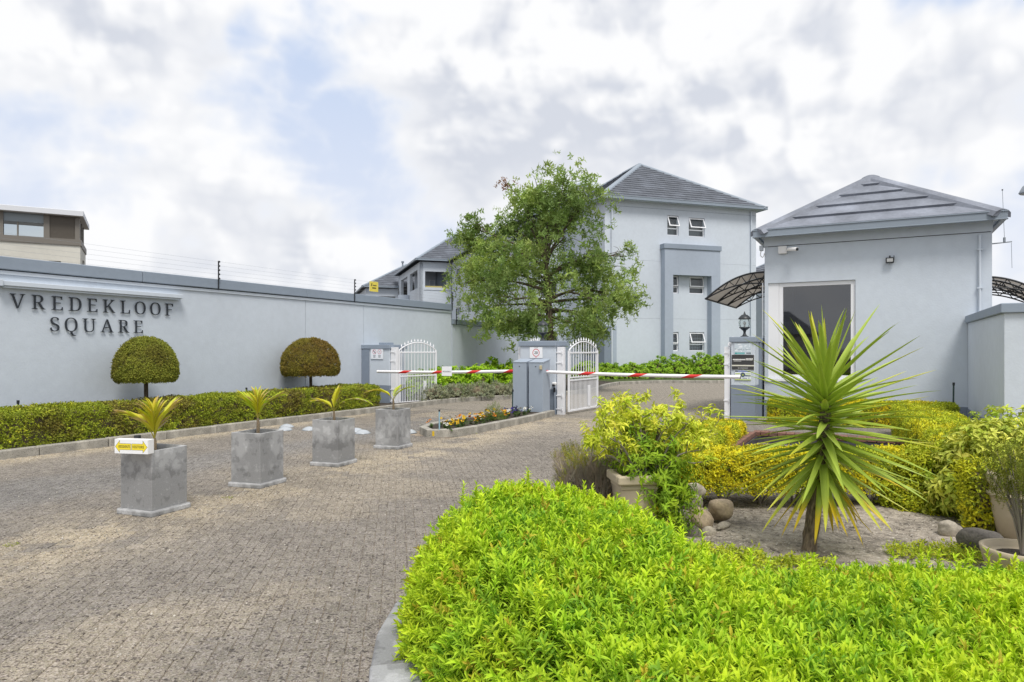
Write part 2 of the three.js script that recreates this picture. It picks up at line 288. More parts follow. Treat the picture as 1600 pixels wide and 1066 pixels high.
struct('planting_bed', [polySheet([[-10.2, 3], [-10.2, -15], [-9.95, -16.2], [-9.35, -17.4], [-8.8, -19.1], [-8.55, -21.5], [-9.1, -24.4], [-9.3, -26.6], [-13, -30], [-20, -28], [-13, -18], [-12.1, 3]], .075)], M.darkSoil);
struct('lawn', [polySheet([[-9.3, -26.6], [-8.1, -28.55], [-5.75, -29.75], [0, -33], [8, -37.2], [10, -50], [-30, -50], [-20, -28], [-13, -30]], .08)], mat(rgb(.10, .155, .035), .95, { map: T.soil, bumpMap: T.soilBump, bumpScale: .03 }));
{ // right-hand garden bed: a gently uneven sheet of pale sandy soil
  const g = new THREE.PlaneGeometry(11, 17, 110, 170).rotateX(-Math.PI / 2).translate(3.3, 0, -6.2), p = g.attributes.position;
  for (let i = 0; i < p.count; i++) { const x = p.getX(i), z = p.getZ(i); p.setY(i, .05 + .07 * (fbm3(x * 1.7, z * 1.7, 3, 4) - .4) - (x < -2.12 ? .2 : 0) - (z > -2.6 && x < -1.2 ? .2 : 0)); }
  g.computeVertexNormals(); struct('garden_bed', [metreUV(g)], M.soil);
}

// ---------------------------------------------------------------- boundary wall on the left with its sign
{
  const w = thing('boundary_wall', 'long pale grey-blue plastered wall with darker coping, behind the clipped hedge', 'wall');
  for (const [z0, z1] of [[3.5, -3.2], [-3.212, -11.634], [-11.646, -13.684], [-13.696, -17.85]]) part('wall_panel', box(-12.06, -11.8, -.05, 2.60, z0, z1), M.wall, w);
  part('wall_core', box(-12.02, -11.84, -.05, 2.6, 3.4, -17.8), M.plinth, w);
  part('moulding', box(-12.07, -11.775, 2.602, 2.665, 3.5, -17.86, .008), M.wallSmooth, w);
  for (const [z0, z1] of [[3.5, -2.1], [-2.106, -7.6], [-7.606, -11.64], [-11.646, -17.88]]) part('coping', box(-12.10, -11.745, 2.68, 2.88, z0, z1, .015), M.trim, w);
}
{
  const w = thing('garden_wall', 'lower shaded grey wall section stepping down past the gate, under the tree', 'wall', [-11.86, 0, -18.0], Math.atan2(4.3, -.62 * 1) - 0);
  w.rotation.y = Math.atan2(4.3, -.62); // local x runs along the wall, away from the gate
  part('wall_panel', box(0, 2.0, -.05, 2.25, -.2, 0), M.wall, w); part('wall_panel', box(2.01, 6.2, -.05, 2.25, -.2, 0), M.wall, w);
  part('coping', box(-.02, 6.22, 2.253, 2.42, -.23, .04, .012), M.trim, w);
}
const fonts = {}; for (const f of ['serif_regular', 'sans_bold']) fonts[f] = await new FontLoader().loadAsync(`fonts/droid/droid_${f}.typeface.json`);
{
  const s = thing('name_sign', 'dark raised serif letters fixed on the pale wall below a ledge', 'sign', [-11.795, 0, 0]);
  const row = (text, z0, z1, yBase, cap) => {
    const size = cap * .99, gl = [...text].map(ch => { const g = new TextGeometry(ch, { font: fonts.serif_regular, size, depth: .012, curveSegments: 5, bevelEnabled: true, bevelThickness: .001, bevelSize: .0005, bevelOffset: -.0025, bevelSegments: 1 }); g.computeBoundingBox(); return [ch, g, g.boundingBox.max.x - g.boundingBox.min.x, g.boundingBox.min.x]; });
    const sum = gl.reduce((a, b) => a + b[2], 0), gap = (Math.abs(z1 - z0) - sum) / (gl.length - 1); let u = 0;
    for (const [ch, g, w, mn] of gl) { g.translate(u - mn, 0, 0); g.rotateY(Math.PI / 2); g.translate(.012, yBase, z0); part('letter', g, M.letter, s); u += w + gap; }
  };
  row('VREDEKLOOF', -5.47, -8.22, 2.09, .235); row('SQUARE', -6.05, -7.62, 1.745, .235);
}
{
  const l = thing('ledge', 'pale narrow plaster ledge projecting from the wall above the letters', 'ledge', [-11.8, 0, 0]);
  part('slab', box(.002, .13, 2.425, 2.50, -5.33, -8.36, .008), M.wallSmooth, l); part('end_cap', box(.002, .15, 2.415, 2.515, -5.27, -5.327, .006), M.wallSmooth, l); part('drip_mould', box(.002, .10, 2.395, 2.424, -5.36, -8.33), M.wallSmooth, l);
}
function fencePost(pos, h, label) {
  const o = thing('electric_fence_post', label, 'fence post', pos, 0, 'electric fence posts on the wall');
  part('post', box(-.012, .012, -.18, h, -.008, .008), M.black, o); for (let i = 0; i < 5; i++) part('insulator', lathe([[0, -.012], [.02, -.01], [.012, 0], [.02, .01], [0, .012]], 8).rotateZ(Math.PI / 2).translate(.022, h - .02 - i * .085, 0), M.black, o);
  return o;
}
fencePost([-11.735, 2.86, -9.2], .39, 'black electric fence post standing on the coping between the letters and the second topiary');
fencePost([-11.735, 2.86, -13.27], .39, 'black electric fence post on the coping above the hedge end and no-entry pier');
fencePost([-11.735, 2.86, -17.8], .39, 'black electric fence post at the end corner of the high wall');
fencePost([-11.80, 2.42, -18.15], .33, 'black electric fence post on the lower stepped wall section');
fencePost([-11.735, 2.86, -4.2], .39, 'black electric fence post on the coping before the letters');
{ const o = thing('electric_fence_wire', 'thin steel wires strung between the posts along the wall top', 'wire', [-11.7, 0, 0]); for (let i = 0; i < 5; i++) part('wire', bar([0, 3.23 - i * .085, 3], [0, 3.23 - i * .085, -17.8], .0012, 4), M.steel, o); }

// ---------------------------------------------------------------- gate piers, gates, lamps, booms
function canvasTex(w, h, draw) { const c = document.createElement('canvas'); c.width = w; c.height = h; const x = c.getContext('2d'); draw(x, w, h); const t = new THREE.CanvasTexture(c); t.colorSpace = THREE.SRGBColorSpace; return t; }
function plate(w, h, t, texture, m = M.whitePlastic) { // thin plate facing +z with a printed face
  const o = new THREE.Group(); const b = shadows(new THREE.Mesh(metreUV(new RoundedBoxGeometry(w, h, t, 1, t * .3)), m)); b.name = 'plate'; o.add(b);
  const f = shadows(new THREE.Mesh(new THREE.PlaneGeometry(w * .985, h * .985).translate(0, 0, t / 2 + .0025), mat(0xffffff, .45, { map: texture }))); f.name = 'print'; o.add(f); return o;
}
function putPlate(name, label, w, h, tx, pos, turn = 0) { const p = plate(w, h, .006, tx); p.name = numbered(name); p.position.set(...pos); p.rotation.y = turn; p.userData = { label, category: 'sign' }; scene.add(p); return p; }
function pier(label, x0, x1, z0, z1, h, top, dark) {
  const o = thing('gate_pier', label, 'pier', [(x0 + x1) / 2, 0, (z0 + z1) / 2]), a = (x1 - x0) / 2, b = Math.abs(z1 - z0) / 2;
  part('base', box(-a - .002, a + .002, -.05, dark, -b - .002, b + .002), M.plinth, o); part('shaft', box(-a, a, dark, h, -b, b, .008), M.wall, o); part('coping', box(-a - .03, a + .03, h + .002, top, -b - .03, b + .03, .012), M.trim, o); return o;
}
const pL = pier('stubby pale pier by the hedge end carrying a two-symbol notice', -11.78, -10.9, -13.62, -14.3, 1.46, 1.57, .52);
part('recessed_side', box(-.6, -.2, .0, 1.44, .36, .343), M.plinth, pL); part('cap_block', box(-.05, .2, 1.571, 1.63, -.15, .15, .01), M.trim, pL);
pier('pale central pier with a lantern on top and a round speed sign', -7.12, -6.24, -13.62, -14.2, 1.52, 1.64, .55);
const pR = pier('pier beside the guardhouse with a lantern on top and three notices', -2.52, -2.06, -13.95, -14.42, 1.59, 1.70, .73);
part('rear_wall', box(-.2, .27, -.05, 1.585, -.24, -.75), M.plinth, pR); part('rear_coping', box(-.22, .29, 1.588, 1.69, -.27, -.77, .01), M.trim, pR);
function lantern(pos, label) {
  const o = thing('pier_lantern', label, 'lantern', pos, 0, 'lanterns on the gate piers');
  part('base', lathe([[0, 0], [.085, 0], [.085, .012], [.05, .025], [.028, .06], [.024, .1], [.034, .13], [.05, .14], [.09, .175], [.105, .185], [.105, .2], [0, .2]], 16), M.lampMetal, o);
  part('shade', lathe([[.098, .198], [.118, .25], [.118, .3], [.095, .36], [.093, .36], [.114, .3], [.114, .25], [.096, .2]], 16), M.clearGlass, o);
  for (let i = 0; i < 4; i++) { const a = i * Math.PI / 2 + .6, q = (r, y) => [Math.cos(a) * r, y, Math.sin(a) * r]; part('rib', tube([q(.101, .195), q(.122, .25), q(.122, .3), q(.098, .362)], .0035, 8, 5), M.lampMetal, o); }
  part('bulb', lathe([[0, .2], [.012, .2], [.014, .23], [.03, .27], [.028, .3], [0, .32]], 12), M.whitePlastic, o);
  part('hood', lathe([[0, .36], [.122, .36], [.125, .372], [.105, .40], [.06, .445], [.025, .455], [.02, .475], [.012, .485], [.012, .50], [0, .52]], 16), M.lampMetal, o); return o;
}
lantern([-2.30, 1.70, -14.2], 'black lantern on the pier beside the guardhouse awning'); lantern([-6.68, 1.64, -13.9], 'black lantern on the central pier under the tree');

function gateLeaf(hinge, end, label) {
  const dx = end[0] - hinge[0], dz = end[1] - hinge[1], w = Math.hypot(dx, dz), o = thing('gate', label, 'gate', [hinge[0], 0, hinge[1]], Math.atan2(-dz, dx), 'white picket gate leaves');
  const arch = x => 1.42 + .21 * Math.sin(Math.PI * clamp(x / w)) ** .8;
  part('stile', box(0, .045, .05, 1.42, -.02, .02, .004), M.white, o); part('stile', box(w - .045, w, .05, 1.42, -.02, .02, .004), M.white, o);
  for (const [y, t] of [[.05, .04], [.735, .028], [.80, .028], [1.355, .035]]) part('rail', box(.046, w - .046, y, y + t, -.016, .016, .003), M.white, o);
  const pts = []; for (let i = 0; i <= 14; i++) pts.push([.02 + (w - .04) * i / 14, arch((w) * i / 14), 0]); part('arched_rail', tube(pts, .016, 28, 6), M.white, o);
  const n = 11; for (let i = 0; i < n; i++) { const x = .045 + (w - .09) * (i + .5) / n; part('picket', [bar([x, .82, 0], [x, arch(x) + .03, 0], .0105, 6), new THREE.ConeGeometry(.022, .075, 6).translate(x, arch(x) + .075, 0), new THREE.ConeGeometry(.022, .03, 6).rotateX(Math.PI).translate(x, arch(x) + .024, 0)], M.white, o); }
  const m = 22; for (let i = 0; i < m; i++) { const x = .045 + (w - .09) * (i + .5) / m; part('short_picket', [bar([x, .09, 0], [x, .765, 0], .009, 6), new THREE.ConeGeometry(.014, .035, 6).translate(x, .785, 0)], M.white, o); }
  part('latch_plate', box(w * .66, w * .66 + .05, .12, .6, -.028, .028, .004), M.white, o); return o;
}
gateLeaf([-10.78, -13.85], [-10.5, -15.15], 'open white arched gate leaf beside the two-symbol notice pier');
gateLeaf([-7.17, -13.85], [-7.25, -15.3], 'open white arched gate leaf standing behind the central pier');
gateLeaf([-6.0, -13.8], [-5.9, -15.35], 'open white arched gate leaf between the central pier and the striped boom');
gateLeaf([-2.62, -14.15], [-2.66, -15.6], 'open white arched gate leaf folded back at the guardhouse pier');
function gatePost(x0, x1, z, label) { const o = thing('gate_post', label, 'gate post', [(x0 + x1) / 2, 0, z], 0, 'white gate posts'); const a = (x1 - x0) / 2; part('post', box(-a, a, -.02, 1.50, -.05, .05, .005), M.white, o); for (const y of [.12, .42, 1.15, 1.38]) part('hinge', [bar([a * .6, y - .035, .062], [a * .6, y + .035, .062], .013), box(-a * 1.2, a * .6, y - .012, y + .012, .052, .062)], M.white, o); return o; }
gatePost(-10.885, -10.71, -13.72, 'white steel gate post against the two-symbol notice pier'); gatePost(-6.22, -6.06, -13.72, 'white steel gate post at the right side of the central pier'); gatePost(-7.21, -7.14, -13.74, 'slim white steel gate post at the left side of the central pier'); gatePost(-2.66, -2.545, -14.05, 'white steel gate post against the guardhouse pier');
{
  const o = thing('gate_intercom', 'small camera and keypad fixed to the white post of the central pier', 'intercom', [-6.24, 0, -13.6]);
  part('housing', [new RoundedBoxGeometry(.09, .06, .09, 2, .02).translate(0, .69, .03)], M.whitePlastic, o); part('lens', lathe([[0, 0], [.03, 0], [.03, .03], [0, .04]], 14).rotateX(Math.PI / 2).translate(0, .655, .06), M.black, o); part('keypad', box(-.025, .02, .5, .6, .0, .03, .006), M.black, o); part('conduit', bar([0, .05, .01], [0, .5, .01], .012), M.trim, o);
}
// boom barriers
function boomBarrier(x0, x1, label, armY0, armX, armY1, sign, side) {
  const o = thing('boom_barrier', label, 'boom barrier', [(x0 + x1) / 2, .11, -13.12]), a = (x1 - x0) / 2;
  const s = new THREE.Shape([[.17, 0], [.17, 1.04], [-.17, 1.10], [-.17, 0]].map(p => new THREE.Vector2(...p))), g = new THREE.ExtrudeGeometry(s, { depth: 2 * a - .012, bevelEnabled: true, bevelSize: .006, bevelThickness: .006, bevelSegments: 2 }); g.translate(0, 0, -a + .006); g.rotateY(-Math.PI / 2);
  part('housing', metreUV(g), M.housing, o);
  const lid = new THREE.BoxGeometry(2 * a + .016, .02, .37); lid.rotateX(.175); part('lid', metreUV(lid.translate(0, 1.088, 0)), M.housing, o);
  part('lock', bar([0, .97, .17], [0, .97, .185], .011, 10), M.black, o);
  const dir = Math.sign(armX), z = -.03, y0 = armY0 - .11, y1 = armY1 - .11, cx = (x0 + x1) / 2, X0 = dir * a, X1 = armX - cx;
  const yy = x => lerp(y0, y1, (x - X0) / (X1 - X0)) - .02 * Math.sin(Math.PI * (x - X0) / (X1 - X0)), arm = new THREE.Group(); arm.name = 'arm'; o.add(arm);
  const shape = (xa, xb, r, slant) => { const g = new THREE.CylinderGeometry(r, r, Math.abs(xb - xa), 14, 10); g.rotateZ(Math.PI / 2); const p = g.attributes.position, mid = (xa + xb) / 2; for (let i = 0; i < p.count; i++) { const sy = p.getY(i), X = p.getX(i) + mid + slant * sy; p.setXYZ(i, X, sy + yy(X), p.getZ(i) + z); } g.computeVertexNormals(); return g; };
  part('tube', shape(X0, X1, .036, 0), M.boom, arm);
  const n = 4; for (let i = 0; i < n; i++) { const x = lerp(X0, X1, (i + .38) / n + (dir < 0 ? -.055 : .03)), l = .12; part('stripe', shape(x - l, x + l, .0375, 2.6), M.red, arm); }
  part('end_cap', lathe([[0, 0], [.038, 0], [.038, .03], [.03, .042], [0, .042]], 14).rotateZ(-Math.PI / 2 * dir).translate(X1, yy(X1), z), M.whitePlastic, arm);
  return o;
}
const bL = boomBarrier(-6.95, -6.62, 'grey boom cabinet with red-striped white arm reaching across the lane by the hedge', .97, -10.86, .895, 0);
const bR = boomBarrier(-6.56, -6.22, 'grey boom cabinet with red-striped white arm reaching to the guardhouse pier', .97, -2.2, .93, 0);
part('sensor', new RoundedBoxGeometry(.05, .09, .05, 2, .012).translate(.13, .95, .2), mat(rgb(.5, .44, .28), .5), bR);
putPlate('boom_sign', 'small white word plate hung on the striped boom arm by the hedge', .28, .22, canvasTex(256, 200, (x, w, h) => { x.fillStyle = '#f2f4f8'; x.fillRect(0, 0, w, h); x.fillStyle = '#3a3c42'; x.font = 'bold 41px sans-serif'; x.textAlign = 'center'; x.fillText('RESIDENTS', w / 2, h * .62, w * .96); }), [-8.75, .94, -13.05]);
putPlate('speed_sign', 'square white sign with red ring and the number twenty on the pier', .32, .25, canvasTex(320, 250, (x, w, h) => { x.fillStyle = '#f1f3f7'; x.fillRect(0, 0, w, h); x.strokeStyle = '#c8242c'; x.lineWidth = 15; x.beginPath(); x.arc(w / 2, h / 2 + 2, 82, 0, 7); x.stroke(); x.fillStyle = '#25282e'; x.font = 'bold 84px sans-serif'; x.textAlign = 'center'; x.fillText('20', w / 2, h / 2 + 31); x.fillStyle = '#666'; x.font = 'bold 17px sans-serif'; x.fillRect(110, 12, 100, 9); x.fillStyle = '#c8242c'; x.fillRect(138, 232, 44, 8); }), [-6.71, 1.375, -13.61]);
putPlate('notice_sign', 'white notice with two red-ringed symbols on the pier by the hedge', .40, .28, canvasTex(400, 280, (x, w, h) => { x.fillStyle = '#e9edf4'; x.fillRect(0, 0, w, h); for (const [cx, f] of [[115, 1], [285, 0]]) { x.strokeStyle = '#c05a6c'; x.lineWidth = 12; x.beginPath(); x.arc(cx, 95, 55, 0, 7); x.stroke(); x.fillStyle = '#3c3540'; if (f) { x.lineWidth = 20; x.strokeStyle = '#4a3440'; x.beginPath(); x.moveTo(cx - 34, 60); x.lineTo(cx + 36, 132); x.stroke(); } else { x.beginPath(); x.arc(cx, 95, 12, 0, 7); x.fill(); } x.fillStyle = '#4c525c'; for (let i = 0; i < 3; i++) x.fillRect(cx - 45 + i * 4, 180 + i * 26, 90 - i * 8, 12); } }), [-11.28, 1.34, -13.605]);
putPlate('notice_sign', 'silvery peeling notice highest on the guardhouse pier', .33, .22, canvasTex(330, 220, (x, w, h) => { x.fillStyle = '#c3cfd8'; x.fillRect(0, 0, w, h); x.fillStyle = '#e4eaf0'; for (let i = 0; i < 26; i++) x.fillRect(rr(0, 290), rr(0, 150), rr(15, 60), rr(6, 22)); x.fillStyle = '#7e8a96'; for (let i = 0; i < 14; i++) x.fillRect(12 + i * 22, 108 + rr(-8, 8), rr(6, 17), rr(10, 26)); x.fillStyle = '#3f9a9a'; x.fillRect(10, 178, 190, 34); x.fillStyle = '#8fc3c6'; for (let i = 0; i < 7; i++) x.fillRect(52 + i * 20, 186, 13, 20); x.fillStyle = '#333b45'; for (let i = 0; i < 4; i++) x.fillRect(236 + i * 22, 178, 15, 32); }), [-2.29, 1.455, -13.94]);
putPlate('security_sign', 'black company sign with slanted pale lettering on the guardhouse pier', .43, .30, canvasTex(430, 300, (x, w, h) => { x.fillStyle = '#3b3b3c'; x.fillRect(0, 0, w, h); x.fillStyle = '#e8e8e8'; x.save(); x.transform(1, 0, -.25, 1, 30, 0); for (let i = 0; i < 9; i++) x.fillRect(22 + i * 26, 86, 22, 24); x.fillStyle = '#d5d5d3'; for (let i = 0; i < 5; i++) x.fillRect(262 + i * 28, 70, 23, 42); x.restore(); x.beginPath(); x.moveTo(14, 98); x.lineTo(40, 84); x.lineTo(40, 112); x.fill(); x.fillStyle = '#a9a9a8'; x.fillRect(36, 120, 150, 16); x.fillStyle = '#d8d6c8'; x.fillRect(0, 206, w, 26); x.fillStyle = '#bdbdbd'; x.fillRect(120, 262, 32, 14); for (let i = 0; i < 10; i++) x.fillRect(166 + i * 15, 262, 12, 13); }), [-2.29, 1.195, -13.94]);
putPlate('notice_sign', 'small white notice with navy and lime bars and a round badge', .31, .20, canvasTex(310, 200, (x, w, h) => { x.fillStyle = '#dfe6ee'; x.fillRect(0, 0, w, h); x.fillStyle = '#2f3e55'; x.fillRect(4, 4, 302, 30); x.fillStyle = '#6f7fb5'; x.fillRect(60, 6, 190, 26); x.fillStyle = '#b3c765'; x.fillRect(8, 62, 100, 20); x.fillRect(205, 62, 98, 20); x.fillRect(0, 180, w, 20); x.fillStyle = '#42526a'; x.fillRect(4, 98, 110, 26); x.fillRect(200, 98, 106, 26); x.beginPath(); x.arc(155, 92, 47, 0, 7); x.fill(); x.fillStyle = '#8f9f55'; x.beginPath(); x.arc(155, 92, 21, 0, 7); x.fill(); x.fillStyle = '#6a727c'; x.fillRect(104, 148, 22, 22); x.fillRect(146, 152, 96, 15); x.beginPath(); x.arc(272, 156, 11, 0, 7); x.fill(); }), [-2.29, .935, -13.94]);

// ---------------------------------------------------------------- flower island in the middle of the drive
{
  const loop = [[-6.12, -13.35], [-6.03, -12.0], [-6.02, -10.6], [-6.05, -9.75], [-6.14, -9.25], [-6.36, -9.08], [-6.62, -9.12], [-6.9, -9.45], [-7.08, -10.0], [-7.12, -11.5], [-7.14, -13.35]];
  kerb('kerb', loop, M.kerb, { side: -1, len: .55, w: .12, h: .125 });
  struct('island_soil', [polySheet(loop.map(([x, z]) => [lerp(x, -6.58, .12), lerp(z, -11.6, .03)]), .10)], M.darkSoil);
}
{ const o = thing('marker_pole', 'slim blue pole at the nose of the flower island, yellow at its foot', 'pole', [-6.33, 0, -9.22]); part('pole', bar([0, .1, 0], [0, .42, 0], .012), mat(rgb(.28, .45, .55), .5), o); part('cap', bar([0, .421, 0], [0, .45, 0], .015), M.black, o); part('reflector', box(-.02, .02, .03, .11, .15, .158), mat(rgb(.75, .5, .02), .5), o).rotation.y = -.1; }

// ---------------------------------------------------------------- roofs
function quadGeo(quads) { const P = []; for (const [a, b, c, d] of quads) { P.push(...a.toArray(), ...b.toArray(), ...c.toArray()); if (d) P.push(...a.toArray(), ...c.toArray(), ...d.toArray()); } const g = new THREE.BufferGeometry(); g.setAttribute('position', new THREE.BufferAttribute(new Float32Array(P), 3)); g.computeVertexNormals(); return metreUV(g); }
function courses(A, B, C, D, n, thick) { // lapped courses on the roof slope A-B (eave) to D-C (ridge end points; C = D for a hip end)
  const nrm = B.clone().sub(A).cross(D.clone().sub(A)).normalize(); if (nrm.y < 0) nrm.negate(); const out = [];
  for (let i = 0; i < n; i++) { const t0 = i / n, t1 = Math.min(1, (i + 1.12) / n), p = (E, F, t, k) => E.clone().lerp(F, t).addScaledVector(nrm, k);
    const a = p(A, D, t0, thick), b = p(B, C, t0, thick), c = p(B, C, t1, .004), d = p(A, D, t1, .004), a0 = p(A, D, t0, -.02), b0 = p(B, C, t0, -.02); out.push(quadGeo([[a, b, c, d], [a0, b0, b, a]])); }
  return out;
}
const V = (x, y, z) => new THREE.Vector3(x, y, z);
function hipCap(a, b, w, h) { const d = b.clone().sub(a), l = d.length(), s = new THREE.Shape(); s.moveTo(-w, -h * .8); s.lineTo(-w * .8, h * .15); s.quadraticCurveTo(0, h * 1.3, w * .8, h * .15); s.lineTo(w, -h * .8); const g = new THREE.ExtrudeGeometry(s, { depth: l, bevelEnabled: false, curveSegments: 6 }); const q = new THREE.Matrix4().lookAt(b, a, V(0, 1, 0)); g.applyMatrix4(q); g.translate(a.x, a.y, a.z); return metreUV(g); }
function hipRoof(o, x0, x1, z0, z1, ye, yr, n, thick, m, capM, inset, merged) { // z0 front (larger), z1 back; ridge along the longer side
  const w = x1 - x0, d = z0 - z1, cx = (x0 + x1) / 2, cz = (z0 + z1) / 2; let r0, r1; if (d >= w) { const k = inset ?? w / 2; r0 = V(cx, yr, z0 - k); r1 = V(cx, yr, z1 + k); } else { const k = inset ?? d / 2; r0 = V(x0 + k, yr, cz); r1 = V(x1 - k, yr, cz); }
  const FL = V(x0, ye, z0), FR = V(x1, ye, z0), BL = V(x0, ye, z1), BR = V(x1, ye, z1);
  const faces = d >= w ? [[FL, FR, r0, r0], [FR, BR, r1, r0], [BR, BL, r1, r1], [BL, FL, r0, r1]] : [[FL, FR, r1, r0], [FR, BR, r1, r1], [BR, BL, r0, r1], [BL, FL, r0, r0]];
  const roof = new THREE.Group(); roof.name = 'roof'; o.add(roof);
  for (const f of faces) { const cs = courses(...f, n, thick); if (merged) part('tiled_slope', cs, m, roof); else cs.forEach(g => part('tile_course', g, m, roof)); }
  part('roof_deck', [quadGeo(faces.map(f => f.map(v => v.clone().add(V(0, -.03, 0)))))], m, roof);
  const near = (a, b) => a.distanceTo(b) < .01;
  for (const [e, r] of [[FL, r0], [FR, d >= w ? r0 : r1], [BR, r1], [BL, d >= w ? r1 : r0]]) part('hip_cap', hipCap(e, r, capM.w, capM.h), capM.m, roof);
  if (!near(r0, r1)) part('ridge_cap', hipCap(r0, r1, capM.w, capM.h), capM.m, roof);
  return roof;
}
function gutterRun(o, x0, x1, z0, z1, y, h, t, m) { const g = [box(x0 - t, x1 + t, y - h, y, z0, z0 + t, .012), box(x0 - t, x1 + t, y - h, y, z1 - t, z1, .012), box(x0 - t, x0, y - h, y, z0 - .003, z1 + .003, .012), box(x1, x1 + t, y - h, y, z0 - .003, z1 + .003, .012)]; g.forEach(q => part('gutter', q, m, o)); const l = .02; part('gutter_lip', [box(x0 - t - .012, x1 + t + .012, y - .018, y + .006, z0 + t - .002, z0 + t + .014, .006)], m, o); part('gutter_bead', [box(x0 - t - .008, x1 + t + .008, y - h - .004, y - h + .016, z0 + t * .35, z0 + t + .01, .006)], m, o); }
function wallWithHoles(x0, x1, y0, y1, holes, t) { const s = new THREE.Shape([[x0, y0], [x1, y0], [x1, y1], [x0, y1]].map(p => new THREE.Vector2(...p))); for (const [a, b, c, d] of holes) s.holes.push(new THREE.Path([[a, c], [a, d], [b, d], [b, c]].map(p => new THREE.Vector2(...p)))); const g = new THREE.ExtrudeGeometry(s, { depth: t, bevelEnabled: false }); g.translate(0, 0, -t); return metreUV(g); }
function frameBars(x0, x1, y0, y1, t, dz, z) { return [box(x0, x1, y0, y0 + t, z - dz, z), box(x0, x1, y1 - t, y1, z - dz, z), box(x0, x0 + t, y0 + t, y1 - t, z - dz, z), box(x1 - t, x1, y0 + t, y1 - t, z - dz, z)]; }
function windowUnit(o, x0, x1, y0, y1, z, { open = .3, split = .36, back = M.curtain, turn = 0, bars = 0 } = {}) {
  const w = new THREE.Group(); w.name = 'window'; o.add(w); if (turn) w.rotation.y = turn;
  const yt = y0 + (y1 - y0) * split, t = .05;
  part('frame', [...frameBars(x0, x1, y0, y1, t, .06, z), box(x0 + t, x1 - t, yt - .025, yt + .025, z - .058, z - .002)], M.white, w);
  part('pane', box(x0 + t, x1 - t, y0 + t, yt - .025, z - .035, z - .029), M.glass, w);
  const hh = y1 - yt - .08, sash = new THREE.Group(); sash.name = 'sash'; sash.position.set(0, y1 - t, z + .004); sash.rotation.x = -open; w.add(sash);
  part('sash_frame', frameBars(x0 + .03, x1 - .03, -hh, 0, .05, .04, .04), M.white, w).position.set(0, y1 - t + .005, z + .002); w.children[w.children.length - 1].rotation.x = -open;
  part('sash_pane', box(x0 + .08, x1 - .08, -hh + .05, -.05, .016, .022), M.glass, w).position.set(0, y1 - t + .005, z + .002); w.children[w.children.length - 1].rotation.x = -open; w.remove(sash);
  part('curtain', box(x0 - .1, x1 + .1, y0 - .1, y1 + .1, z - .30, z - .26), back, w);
  if (bars) for (let i = 1; i < bars; i++) { part('window_bar', bar([lerp(x0, x1, i / bars), y0, z - .09], [lerp(x0, x1, i / bars), y1, z - .09], .008, 5), M.white, w); part('window_bar', bar([x0, lerp(y0, y1, i / bars), z - .09], [x1, lerp(y0, y1, i / bars), z - .09], .008, 5), M.white, w); }
  return w;
}

